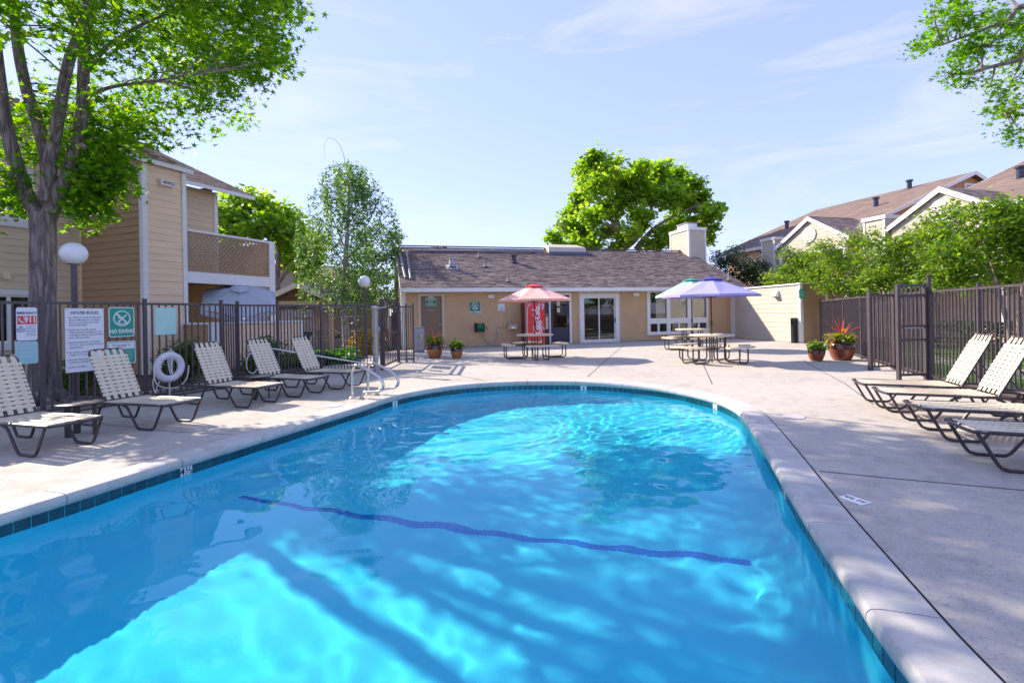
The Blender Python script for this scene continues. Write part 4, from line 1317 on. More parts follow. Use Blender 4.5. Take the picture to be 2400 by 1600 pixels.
# tilted grey patio umbrella
gu = thing('patio_umbrella', 'tilted grey patio umbrella under the lattice balcony', 'umbrella', LP(.55, 2.3, 0), R(-22))
apex = Vector((0, 0, 2.30)); tiltm = Matrix.Rotation(R(20), 3, 'X') @ Matrix.Rotation(R(24), 3, 'Y')
rim = [apex + tiltm @ Vector((1.12 * math.cos(q), 1.12 * math.sin(q), -.42)) for q in np.linspace(0, 2 * math.pi, 7)[:-1] + .3]
for i in range(6):
    a, b = rim[i], rim[(i + 1) % 6]; m_ = (a + b) / 2 * .97 + apex * .03 + Vector((0, 0, .03)); c_ = (a + b + apex) / 3 + Vector((0, 0, -.02))
    MB().add([apex, a, m_, b, c_], [(0, 1, 4), (1, 2, 4), (2, 3, 4), (3, 0, 4)]).build('canopy_panel', 'greycanvas', gu)
    MB().add([a, b, b + Vector((0, 0, -.13)), a + Vector((0, 0, -.13))], [(0, 1, 2, 3)]).build('valance', 'greycanvas', gu)
MB().lathe([(.02, 0), (.02, 2.28)], 8).build('pole', 'galv', gu); MB().lathe([(.26, 0), (.26, .06), (.05, .1)], 16).build('base', 'black', gu)
up_ = [apex + Vector((0, 0, .03)) + tiltm @ Vector((.26 * math.cos(q), .26 * math.sin(q), -.06)) for q in np.linspace(0, 2 * math.pi, 7)[:-1] + .3]
MB().add([apex + Vector((0, 0, .07))] + up_, [(0, i + 1, (i + 1) % 6 + 1) for i in range(6)]).build('vent', 'greycanvas', gu)


# ------------------------------------------------------------------ apartment houses at the right
def right_house(label, y0, y1, bay_c, bay_w, near_gable):
    h = thing('apartment_house', label, 'building', (17.7, 25.4, 0), R(15), None)
    EZ_, SL_, W_ = 5.45, .40, 8.9
    MB().box(.55, y0 + .3, 0, .7, y1 - .3, 5.5).build('wall', 'tan', h)
    siding(h, (.55, y1 - .3, 0), (0, -1, 0), (-1, 0, 0), y1 - y0 - .6, 2.4, 5.4, 'tan', .3)
    rz_ = EZ_ + SL_ * W_
    r_ = MB().prism([(0, y0, EZ_ - .03), (W_, y0, rz_ - .03), (2 * W_, y0, EZ_ - .03), (2 * W_, y0, EZ_ - .15), (W_, y0, rz_ - .16), (0, y0, EZ_ - .15)], (0, y1 - y0, 0)).build('roof', 'shingle2', h)
    shingles(r_, (-.03, y1, EZ_ - .03), (0, -1, 0), Vector((1, 0, SL_)), y1 - y0, math.hypot(W_, W_ * SL_), 'shingle2', .24, .5, tk=.007)
    MB().box(-.06, y0, EZ_ - .2, -.031, y1, EZ_ - .02).build('fascia', 'white', r_)
    for yy in (y0 - .03, y1 + .006):
        MB().prism([(-.05, yy, EZ_ - .22), (-.05, yy, EZ_ - .02), (W_, yy, rz_ - .0), (2 * W_, yy, EZ_ - .02), (2 * W_, yy, EZ_ - .22), (W_, yy, rz_ - .22)], (0, .024, 0)).build('rake_board', 'white', r_)
        yw = y0 + .3 if yy < y0 else y1 - .3
        MB().prism([(.55, yw, 0), (2 * W_ - .55, yw, 0), (2 * W_ - .55, yw, 5.5), (W_, yw, rz_ - .2), (.55, yw, 5.5)], (0, .1 if yy < y0 else -.1, 0)).build('gable_wall', 'brown', h)  # shade on the end wall is put into its brown colour
    if near_gable:
        av = MB().box(W_ - .45, y0 + .25, 7.55, W_ + .45, y0 + .298, 8.35).build('attic_vent', 'white', h)
        for k in range(6): MB().box(W_ - .33, y0 + .235, 7.66 + k * .105, W_ + .33, y0 + .249, 7.72 + k * .105).build('louvre', 'vent', av)
    # roof vents
    for fx, fy in ((.55, .25), (.93, .3), (.45, .8)):
        vx, vy = W_ * fx, y0 + (y1 - y0) * fy
        MB().lathe([(.13, -.2), (.13, .42), (.19, .43), (.19, .52), (.06, .54)], 12, (vx, vy, EZ_ + SL_ * vx)).build('roof_vent', 'navy', r_, True)
    # projecting bay with a pediment and a round louvred vent
    b0, b1 = bay_c - bay_w / 2, bay_c + bay_w / 2
    bx = -1.3; ez = 5.05; pz = ez + .55 * bay_w / 2
    ped = MB().prism([(bx, b0, ez), (bx, b1, ez), (bx, bay_c, pz)], (.1, 0, 0)).build('pediment', 'wing', h)
    siding(ped, (bx, b1, 0), (0, -1, 0), (-1, 0, 0), bay_w, 4.55, pz - .1, 'wing', .2, clip=lambda z: (max(0, (z - ez)) / .55, bay_w - max(0, (z - ez)) / .55), tk=.015)
    MB().box(bx, b0, 4.5, bx + .1, b1, ez).build('header', 'wing', ped)
    br = MB()
    br.prism([(bx - .12, b0 - .25, ez - .12), (bx - .12, bay_c, pz + .12), (bx - .12, b1 + .25, ez - .12), (bx - .12, b1 + .25, ez - .2), (bx - .12, bay_c, pz + .0), (bx - .12, b0 - .25, ez - .2)], (3.2, 0, 0))
    brf = br.build('bay_roof', 'shingle', h)
    half = math.hypot(bay_w / 2 + .25, pz + .12 - ez + .12)
    sV = Vector((0, bay_w / 2 + .25, pz + .24 - ez)).normalized()
    shingles(brf, (bx - .12, b0 - .25, ez - .115), (1, 0, 0), sV, 3.2, half, 'shingle', .16, .35)
    shingles(brf, (bx + 3.1, b1 + .25, ez - .115), (-1, 0, 0), Vector((0, -sV.y, sV.z)), 3.2, half, 'shingle', .16, .35)
    MB().prism([(bx - .15, b0 - .28, ez - .34), (bx - .15, b0 - .28, ez - .12), (bx - .15, bay_c, pz + .14), (bx - .15, b1 + .28, ez - .12), (bx - .15, b1 + .28, ez - .34), (bx - .15, bay_c, pz - .10)], (.026, 0, 0)).build('bay_fascia', 'white', brf)
    rv = MB().lathe([(.42, 0), (.42, .05)], 24).build('round_vent', 'white', ped, False, (bx - .018, bay_c, ez + .32), (0, R(-90), 0))
    for k in range(6):
        zz = -.28 + k * .11; hw = math.sqrt(max(.01, .36 ** 2 - zz ** 2))
        MB().box(zz - .03, -hw, .051, zz + .03, hw, .062).build('louvre', 'table', rv)
    for yy in (b0, b1 - .14): MB().box(bx - .02, yy, 0, bx + .12, yy + .14, 4.499).build('post', 'white', h)
    MB().box(bx - .02, b0 + .14, 4.38, bx + .1, b1 - .14, 4.499).build('beam', 'white', h)
    MB().box(bx, b0 + .14, 2.5, bx + 1.8, b1 - .14, 2.7).build('balcony_floor', 'white', h)
    MB().box(bx + .02, b0 + .14, 2.7, bx + .06, b1 - .14, 3.6).build('balcony_rail', 'lattice', h)
    wn_ = MB().box(.50, bay_c - .8, 2.8, .549, bay_c + .8, 4.6).build('window', 'white', h)
    MB().box(.485, bay_c - .7, 2.9, .499, bay_c - .04, 4.5).build('pane', 'carglass', wn_); MB().box(.485, bay_c + .04, 2.9, .499, bay_c + .7, 4.5).build('pane', 'carglass', wn_)
    MB().box(bx - .05, b1 + .25, 0, bx + 1.6, b1 + 1.3, 5.45).build('closet', 'wing', h)
    siding(h, (bx - .05, b1 + 1.3, 0), (0, -1, 0), (-1, 0, 0), 1.05, 2.6, 5.4, 'wing', .2, tk=.015)
    for yy in (b1 + .25, b1 + 1.2): MB().box(bx - .085, yy, 0, bx - .052, yy + .1, 5.45).build('corner_trim', 'white', h)
    MB().box(bx - .12, b1 + .2, 5.45, bx + 1.7, b1 + 1.36, 5.62).build('closet_fascia', 'white', h)
    return h


right_house('tan apartment house with long brown roof behind the clubhouse wing', 0, 10.4, 1.38, 4.2, True)
right_house('nearer apartment house with bright gable above the trees at the right', -13.5, -2.5, -5.05, 4.1, False)

# mauve house, carport and cars beyond the left fence
mh = thing('mauve_house', 'plain mauve house with brown roof beyond the carport', 'building', (-13.2, 31, -.7), R(-16))
MB().prism([(-4.5, 0, 0), (1.6, 0, 0), (1.6, 0, 4.6), (-1.0, 0, 5.5), (-4.5, 0, 4.3)], (0, 6, 0)).build('wall', 'mauve', mh)
MB().prism([(-.9, -.35, 5.75), (2.1, -.35, 4.55), (2.1, -.35, 4.4), (-.9, -.35, 5.58)], (0, 6.7, 0)).build('roof', 'shingle2', mh)
MB().prism([(-.9, -.35, 5.75), (-5.0, -.35, 4.2), (-5.0, -.35, 4.05), (-.9, -.35, 5.58)], (0, 6.7, 0)).build('roof', 'shingle2', mh)
MB().box(1.5, -.03, 0, 1.64, 0, 4.5).build('corner_trim', 'white', mh)
MB().box(1.605, .4, 0, 4.6, .5, 3.4).build('low_wall', 'mauve', mh)
cp = thing('carport', 'open gabled carport with white rake boards beyond the left fence', 'carport', (-9.55, 22, -.7), R(-6))
for s_ in (-1, 1):
    MB().prism([(0, -.2, 3.62), (s_ * 2.35, -.2, 2.62), (s_ * 2.35, -.2, 2.52), (0, -.2, 3.52)], (0, 5.6, 0)).build('roof', 'shingle2', cp)
    MB().prism([(0, -.25, 3.66), (s_ * 2.4, -.25, 2.64), (s_ * 2.4, -.25, 2.42), (0, -.25, 3.42)], (0, .05, 0)).build('rake_board', 'white', cp)
    for y in (0, 4.8): MB().box(s_ * 1.5 - .08, y, 0, s_ * 1.5 + .08, y + .16, 2.75).build('post', 'tan', cp)
MB().box(-1.9, -.05, 2.62, 1.9, .1, 2.84).build('tie_beam', 'wing', cp)
for k in range(5):
    for s_ in (-1, 1): MB().bar((0, .5 + k, 3.46), (s_ * 2.3, .5 + k, 2.48), .06, .12).build('rafter', 'wood', cp)
MB().box(-2.2, 5.3, 0, 2.2, 5.4, 2.6).build('rear_wall', 'mauve', cp)
bw = thing('screen_wall', 'long grey brown wall behind the parked cars', 'wall', (-10, 29, -.7), R(-5))
MB().box(-3, 0, 0, 6.5, .2, 2.0).build('panel', 'mauve', bw); MB().box(-3, -.05, 2.0, 6.5, .25, 2.1).build('cap', 'wood', bw)


def car(label, loc, rz, L=4.4, pickup=False):
    c = thing('parked_car', label, 'car', loc, rz, 'cars parked beyond the fence')
    h2 = L / 2; w = .86
    prof = [(-h2, .35), (-h2 + .05, .72), (-h2 + .5, .88), (-h2 + 1.15, .95), (h2 - .6, .95), (h2 - .1, .85), (h2, .6), (h2 - .02, .33)]
    MB().prism([(x, -w, z) for x, z in prof], (0, 2 * w, 0)).build('body', 'carwhite', c)
    cab = [(-h2 + 1.1, .95), (-h2 + 1.75, 1.46), (h2 - 1.35 if not pickup else h2 - 2.0, 1.50), (h2 - .55 if not pickup else h2 - 1.8, .95)]
    s0 = w * .97; s1 = w * .78
    mb = MB()
    pts = [(x, -(s0 if z < 1 else s1), z) for x, z in cab] + [(x, (s0 if z < 1 else s1), z) for x, z in cab]
    mb.add(pts, [(0, 1, 2, 3), (7, 6, 5, 4), (0, 4, 5, 1), (1, 5, 6, 2), (2, 6, 7, 3)])
    mb.build('cabin', 'carwhite', c)
    g = MB()
    for s_ in (-1, 1):
        def sp(t, z): return s_ * (s0 + (s1 - s0) * (z - .95) / .53 + .006)
        xA, xB = cab[0][0] + .28, cab[3][0] - .22
        g.add([(xA, sp(0, 1.0), 1.0), (cab[1][0] + .1, sp(0, 1.42), 1.42), (cab[2][0] - .05, sp(0, 1.44), 1.44), (xB, sp(0, 1.0), 1.0)], [(0, 1, 2, 3) if s_ < 0 else (3, 2, 1, 0)])
    for (xa, za), (xb, zb_), e in (((cab[0][0], .95), (cab[1][0], 1.46), -.012), ((cab[3][0], .95), (cab[2][0], 1.5), .012)):
        a = (xa + (xb - xa) * .1 + e, za + (zb_ - za) * .1); b = (xa + (xb - xa) * .9 + e, za + (zb_ - za) * .9)
        g.add([(a[0], -s0 * .88, a[1]), (a[0], s0 * .88, a[1]), (b[0], s1 * .9, b[1]), (b[0], -s1 * .9, b[1])], [(0, 1, 2, 3)])
    g.build('windows', 'carglass', c)
    for x in (-h2 + .85, h2 - .85):
        for s_ in (-1, 1):
            wl = MB().tube([(x, s_ * (w - .2), .32), (x, s_ * (w + .01), .32)], .32, 18).build('wheel', 'tyre', c, True)
            MB().tube([(x, s_ * (w + .011), .32), (x, s_ * (w + .018), .32)], .2, 14).build('rim', 'galv', wl)
    for s_ in (-1, 1):
        MB().box(h2 - .03, s_ * .62 - .16, .6, h2 + .012, s_ * .62 + .16, .74).build('tail_light', 'red', c)
        MB().box(-h2 - .0, s_ * .6 - .18, .58, -h2 + .06, s_ * .6 + .18, .72).build('headlight', 'globe', c)


car('white car under the carport, left of the birch trunk', (-9.95, 24.3, -.7), R(70))
car('white car parked in the open behind the golden shrub', (-6.95, 23.3, -.7), R(100))

# ------------------------------------------------------------------ fences and gates
def fence(name, label, spans, H=1.70, spacing=.105, cat='fence', post=.05, extra=None):
    """spans: list of polylines of post positions, each with its own picket spacing"""
    o0 = spans[0][0][0]
    root = thing(name, label, cat, (o0[0], o0[1], 0))
    hp = H + .055; q = post / 2
    pm = MB().box(-q, -q, 0, q, q, hp); pm.box(-q - .006, -q - .006, hp, q + .006, q + .006, hp + .015)
    k = .0105
    pk = MB().box(-k, -k, .07, k, k, H - .01)
    P0 = K0 = None
    done = set()
    for pts, sp in spans:
        for a, b in zip(pts[:-1], pts[1:]):
            ax, ay = a[0] - o0[0], a[1] - o0[1]; bx, by = b[0] - o0[0], b[1] - o0[1]
            L = math.hypot(bx - ax, by - ay); rz = math.atan2(by - ay, bx - ax)
            for (x, y) in ((ax, ay), (bx, by)):
                if (round(x, 2), round(y, 2)) in done: continue
                done.add((round(x, 2), round(y, 2)))
                if P0 is None: P0 = pm.build('post', 'iron', root, False, (x, y, 0), (0, 0, rz))
                else: inst(P0, root, (x, y, 0), (0, 0, rz))
            d = ((bx - ax) / L, (by - ay) / L)
            A = (ax + d[0] * q, ay + d[1] * q); B = (bx - d[0] * q, by - d[1] * q)
            MB().bar((*A, H - .02), (*B, H - .02), .034, .04).build('rail', 'iron', root)
            MB().bar((*A, .085), (*B, .085), .034, .034).build('rail', 'iron', root)
            n = max(1, int(round(L / sp)))
            for i in range(1, n):
                x, y = ax + (bx - ax) * i / n, ay + (by - ay) * i / n
                if K0 is None: K0 = pk.build('picket', 'iron', root, False, (x, y, 0), (0, 0, rz))
                else: inst(K0, root, (x, y, 0), (0, 0, rz + random.uniform(-.02, .02)))
    return root


def gate(label, A, B, H, plates=(), bars=()):
    A = Vector((*A, 0)); B = Vector((*B, 0)); L = (B - A).length
    g = thing('pool_gate', label, 'gate', tuple(A), math.atan2((B - A).y, (B - A).x))
    for x in (0, L): MB().box(x - .03, -.03, 0, x + .03, .03, H).build('post', 'iron', g)
    MB().box(.03, -.022, H - .06, L - .03, .022, H - .01).build('frame_rail', 'iron', g); MB().box(.03, -.02, .08, L - .03, .02, .125).build('frame_rail', 'iron', g)
    MB().box(.03, -.02, H - .24, L - .03, .02, H - .20).build('frame_rail', 'iron', g)
    n = max(5, int(L / (.21 if L > 1 else .085)))
    pk = None
    for i in range(1, n):
        x = L * i / n
        if pk is None: pk = MB().box(-.0105, -.0105, .125, .0105, .0105, H - .06).build('picket', 'iron', g, False, (x, 0, 0))
        else: inst(pk, g, (x, 0, 0))
    for (x0, x1, z0, z1, mat, nm) in plates: MB().box(x0, -.035, z0, x1, -.022, z1).build(nm, mat, g)
    for z in bars: MB().box(.03, -.018, z, L - .03, .018, z + .03).build('cross_bar', 'iron', g)
    return g


fence('pool_fence', 'dark iron picket fence behind the left row of loungers', [
    ([(-8.55, 3.2), (-7.98, 4.6), (-7.44, 5.9), (-6.9, 7.2), (-6.36, 8.5), (-5.78, 9.75)], .112),
    ([(-5.78, 9.75), (-5.83, 10.42)], .10), ([(-5.83, 10.42), (-5.35, 11.2)], .09), ([(-5.35, 11.2), (-4.7, 12.07)], .078), ([(-4.7, 12.07), (-3.97, 12.5)], .078), ([(-3.97, 12.5), (-3.40, 12.66)], .085)])
gate('tall dark iron gate with black latch box left of the flower pots', (-3.36, 12.72), (-3.41, 14.66), 1.84,
     [(.95, 1.62, 1.02, 1.5, 'black', 'latch_box'), (.42, .62, 1.06, 1.36, 'galv', 'lock_plate')], (.9,))
fence('pool_fence', 'short dark iron fence stub beside the open gate and flower pots', [([(-3.41, 14.76), (-3.2, 14.80), (-3.0, 14.86)], .06)], 1.69)
o = thing('steel_post', 'thick grey steel post with cap beside the left gate', 'post', (-3.28, 11.75, 0))
MB().lathe([(.062, 0), (.062, 1.56)], 20).build('tube', 'galv', o, True); MB().lathe([(.085, 1.56), (.085, 1.62), (.02, 1.64)], 20).build('cap', 'galv', o, True)
MB().tube([(.05, -.02, 1.02), (.10, -.03, 1.04), (.10, -.03, 1.12), (.05, -.02, 1.14)], .012, 8).build('ring', 'steel', o, True)
MB().bar((.05, -.02, 1.58), (.28, .02, 1.62), .03, .03).build('bracket', 'galv', o); MB().lathe([(.11, 0), (.11, .012)], 16).build('base_plate', 'galv', o)
o = thing('utility_cabinet', 'grey metal cabinet behind the iron fence beside the brown door', 'cabinet', (-3.55, 18.6, 0), R(15))
MB().box(-.2, -.2, 0, .2, .2, .95).build('body', 'vent', o); MB().box(-.18, -.212, .1, .18, -.2, .9).build('door', 'galv', o); MB().box(.02, -.24, .55, .1, -.212, .66).build('meter', 'globe', o)

fence('pool_fence', 'dark iron picket fence along the right side behind the loungers', [
    ([(5.35, 1.6), (5.85, 3.1), (6.4, 4.65), (6.96, 6.25), (7.53, 7.91), (7.99, 9.38)], .108), ([(7.99, 9.38), (8.72, 11.3), (9.5, 13.35), (10.2, 15.1)], .10), ([(10.2, 15.1), (11.0, 16.8), (12.5, 19.9)], .14)])
gate('narrow dark iron gate panel with two cross bars at the right fence', (7.36, 9.36), (7.93, 9.42), 1.84, [(.1, .5, .98, 1.01, 'galv', 'push_bar')], (1.02, .76))
fence('pool_fence', 'dark iron side panel between the free post and the right fence', [([(7.96, 10.92), (8.56, 11.0)], .10)], 1.69, post=.075)
o = thing('pipe_post', 'tall dark round post rising above the right fence', 'post', (9.35, 11.0, 0))
MB().lathe([(.04, 0), (.04, 2.05), (.05, 2.06), (.05, 2.1)], 12).build('tube', 'iron', o, True)

# ------------------------------------------------------------------ signs on the left fence (local x along the fence, facing the pool)
FA = Vector((-6.9, 7.2, 0)); fdir = Vector((-6.36 + 6.9, 8.5 - 7.2, 0)).normalized(); fno = Vector((fdir.y, -fdir.x, 0)); FRZ = math.atan2(fdir.y, fdir.x)
FP = lambda s, z, n=.03: tuple(FA + fdir * s + fno * n + Vector((0, 0, z)))
s = sign(FP(-.185, 1.375), FRZ, .25, .49, 'signwhite', 'white emergency 911 sign on the left fence, nearest the frame edge', 'blueink', .03)
text(s, 'EMERGENCY', 0, .155, .047, 'blueink', -.0095, bold=.0015, sx=.83)
MB().box(-.105, -.0092, -.005, -.035, -.0082, .115).build('red_field', 'red', s); MB().box(-.030, -.0092, -.005, .105, -.0082, .115).build('red_field', 'red', s)
text(s, '911', .038, .055, .115, 'signwhite', -.0100, bold=.004, sx=.78)
MB().tube([(-.088, -.0094, .085), (-.078, -.0094, .045), (-.05, -.0094, .018)], [.014, .008, .014], 6).build('phone_symbol', 'signwhite', s)
text(s, 'FIRE\nRESCUE\nPOLICE', -.068, -.075, .026, 'blueink', -.0095, bold=.001, space=1.15)
for k in range(7): MB().box(-.015, -.0092, -.035 - k * .022, .1, -.0082, -.030 - k * .022).build('rule_line', 'blueink', s)
s = sign(FP(-.19, .965), FRZ, .25, .32, 'signfade2', 'faded blue green sign below the emergency sign', 'signfade', .03)
for k in range(3): MB().box(-.08, -.0092, .06 - k * .06, .08, -.0082, .07 - k * .06).build('faded_line', 'signline', s)
s = sign(FP(.515, 1.11), FRZ, .51, .98, 'signwhite', 'tall white house rules board on the left fence', None, .004, t=.005)
text(s, 'HOUSE RULES', 0, .42, .062, 'ink', -.0062, bold=.0015, sx=.95)
RULES = ['1. ALL PERSONS 14 AND UNDER MUST\n    BE ACCOMPANIED BY A RESIDENT\n    ADULT 18 OR OVER. ONLY ONE\n    VISITOR PER FAMILY.',
         '2. PLEASE, NO CUT-OFFS, JEANS,\n    CORDS, SHORTS, DIAPERS, ETC. NO\n    COLORED T-SHIRTS, WHITE T-SHIRTS\n    ONLY ARE ALLOWED.',
         "3. HEADPHONES ONLY. NO RADIOS,\n    T.V.'S, ETC. ARE ALLOWED WITHOUT\n    HEADPHONES.",
         '4. NO FLOATS, AIR MATTRESSES, INNER\n    TUBES, ETC. NO GLASS.',
         '5. NO BALL THROWING, FRISBEES,\n    RUNNING, HORSEPLAY, ETC.', "6. SORRY, NO BBQ'S."]
zz = .37
for r_ in RULES:
    n = r_.count('\n') + 1
    text(s, r_, -.235, zz - n * .0205, .0315, 'ink', -.0062, 'LEFT', sx=.84, space=1.25, bold=.0003); zz -= n * .0395 + .034
for x in (-.235, .235):
    for z in (-.47, .47): MB().lathe([(.007, .0), (.007, .0025)], 8).build('screw', 'galv', s, False, (x, -.0051, z), (R(90), 0, 0))
s = sign(FP(1.03, 1.375), FRZ, .38, .49, 'signgreen', 'green no diving sign on the left fence next to the house rules', 'signwhite', .03)
no_dive(s, .12, .06, 'signwhite', -.011); text(s, 'NO DIVING', 0, -.155, .085, 'signwhite', -.0100, bold=.003, sx=.82)
s = sign(FP(1.02, .87), FRZ, .42, .38, 'signgreen', 'green and white artificial respiration sign below the no diving sign', 'signwhite', .03)
MB().box(-.19, -.0088, .06, .19, -.0081, .165).build('white_field', 'signwhite', s); text(s, 'ARTIFICIAL RESPIRATION\nPROCEDURE', 0, .112, .026, 'ink', -.0095, sx=.95, bold=.0005)
for k in range(6): MB().box(-.17, -.0092, .03 - k * .03, .17, -.0082, .036 - k * .03).build('print_line', 'signfade', s)
s = sign(FP(1.73, 1.375), FRZ, .38, .49, 'signfade', 'blank faded pale green sign on the left fence above the life ring', 'signfade2', .03)

# ------------------------------------------------------------------ life ring, rescue pole, lamps, pool hand rails
o = thing('life_ring', 'white life ring with rope hanging on the left fence', 'life ring', FP(1.745, .555, .09), FRZ)
prof = [(.21 + .062 * math.cos(q), .055 * math.sin(q)) for q in np.linspace(0, 2 * math.pi, 13)]
MB().lathe(prof, 40, caps=False).build('ring', 'buoy', o, True, (0, 0, 0), (R(90), 0, 0))
for q in (.78, 2.36, 3.93, 5.5):
    MB().tube([((.21 + .066 * math.cos(w)) * math.cos(q), .059 * math.sin(w), (.21 + .066 * math.cos(w)) * math.sin(q)) for w in np.linspace(0, 2 * math.pi, 13)[:-1]], .006, 5, True, 1).build('band', 'rope', o, True)
rp = smooth_path([(-.24, -.07, .18, 0), (-.31, -.08, -.05, 0), (-.26, -.08, -.27, 0), (-.08, -.08, -.36, 0), (.12, -.08, -.36, 0), (.26, -.08, -.22, 0), (.30, -.08, 0, 0)], 6)
MB().tube([p[:3] for p in rp], .010, 6).build('rope', 'rope', o, True)
for k in range(3):
    rp = smooth_path([(-.02 + k * .03, -.02, .30, 0), (-.04 + k * .03, -.03, .1, 0), (.0 + k * .02, -.03, -.12, 0), (.03, -.03, .0, 0), (.05 + k * .01, -.02, .28, 0)], 5)
    MB().tube([p[:3] for p in rp], .009, 6).build('rope', 'rope', o, True)
rp = smooth_path([(-.28, -.06, -.1, 0), (-.31, -.05, -.25, 0), (-.27, -.05, -.42, 0), (-.24, -.05, -.3, 0), (-.2, -.06, -.22, 0)], 5)
MB().tube([p[:3] for p in rp], .009, 6).build('rope', 'rope', o, True)
MB().tube([(0, .06, .26), (0, -.02, .27), (0, -.06, .3), (0, -.05, .34)], .012, 6).build('hook', 'rope', o, True)
MB().tube([(0, 0, -.27), (0, .0, -.54)], .012, 6).build('line', 'rope', o, True)
o = thing('rescue_pole', 'long white rescue pole with hook leaning along the left fence', 'rescue pole', (-5.3, 10.85, 0))
MB().tube([(.0, .0, .72), (1.75, 1.25, .22)], .016, 8).build('pole', 'whitetile', o, True)
hk = smooth_path([(.0, .0, .72, 0), (-.2, -.2, .74, 0), (-.34, -.38, .60, 0), (-.36, -.42, .36, 0), (-.28, -.35, .22, 0), (-.2, -.26, .34, 0), (-.18, -.22, .58, 0), (-.05, -.05, .71, 0)], 6)
MB().tube([p[:3] for p in hk], .010, 6).build('hook', 'whitetile', o, True)


def lamp(loc, h, r, label):
    o = thing('globe_lamp', label, 'lamp', loc, 0, 'globe lamps on dark poles')
    MB().lathe([(.11, 0), (.11, .03), (.05, .06), (.042, .5), (.04, h - r * .95), (.075, h - r * .95), (.085, h - r * .86)], 16).build('pole', 'iron', o, True)
    n = 16
    MB().lathe([(max(.002, r * math.sin(math.pi * k / n)), h - r * math.cos(math.pi * k / n)) for k in range(1, n)], 28).build('globe', 'globe', o, True)


lamp((-7.13, 8.0, 0), 2.5, .185, 'large white globe lamp on a dark pole beside the big tree')
lamp((-4.92, 16.4, -.01), 2.57, .2, 'small white globe lamp on a dark pole in front of the birch')
for k, (x, y, lb) in enumerate(((-2.76, 8.40, 'nearer looped stainless pool hand rail at the left pool edge'), (-2.60, 8.78, 'farther looped stainless pool hand rail at the left pool edge'))):
    o = thing('hand_rail', lb, 'hand rail', (x, y, 0), R(-21), 'pool hand rails')
    p = smooth_path([(0, 0, 0, 0), (0, 0, .3, 0), (.0, 0, .44, 0), (.05, 0, .54, 0), (.15, 0, .56, 0), (.42, 0, .45, 0), (.58, 0, .36, 0), (.64, 0, .24, 0), (.57, 0, .15, 0), (.38, 0, .125, 0), (.25, 0, .11, 0), (.2, 0, .05, 0), (.195, 0, 0, 0)], 6)
    MB().tube([q[:3] for q in p], .024, 12).build('rail', 'steel', o, True)
    for xx in (0, .195): MB().lathe([(.05, .0), (.05, .012), (.028, .03)], 16, (xx, 0, .001)).build('escutcheon', 'steel', o, True)
tag(MB().lathe([(.13, 0), (.13, .006)], 24).build('skimmer_lid', 'whitetile', None, False, (-2.84, 7.72, .002)), 'round pale skimmer lid in the deck near the left coping', 'lid', 'round lids set in the deck')
tag(MB().lathe([(.13, 0), (.13, .006)], 24).build('skimmer_lid', 'jointL', None, False, (3.62, 6.35, .002)), 'round pale skimmer lid in the deck near the right coping', 'lid', 'round lids set in the deck')
o = tag(MB().box(-.085, -.055, 0, .085, .055, .006).build('depth_plate', 'whitetile', None, False, (2.47, 3.57, .001), (0, 0, R(-70))), 'white depth plate with black numerals set in the right deck', 'depth marker')
tx = text(o, '4½ FT', 0, 0, .055, 'ink', 0, bold=.002); tx.rotation_euler = (R(-90), 0, 0); tx.location = (0, 0, .0068)


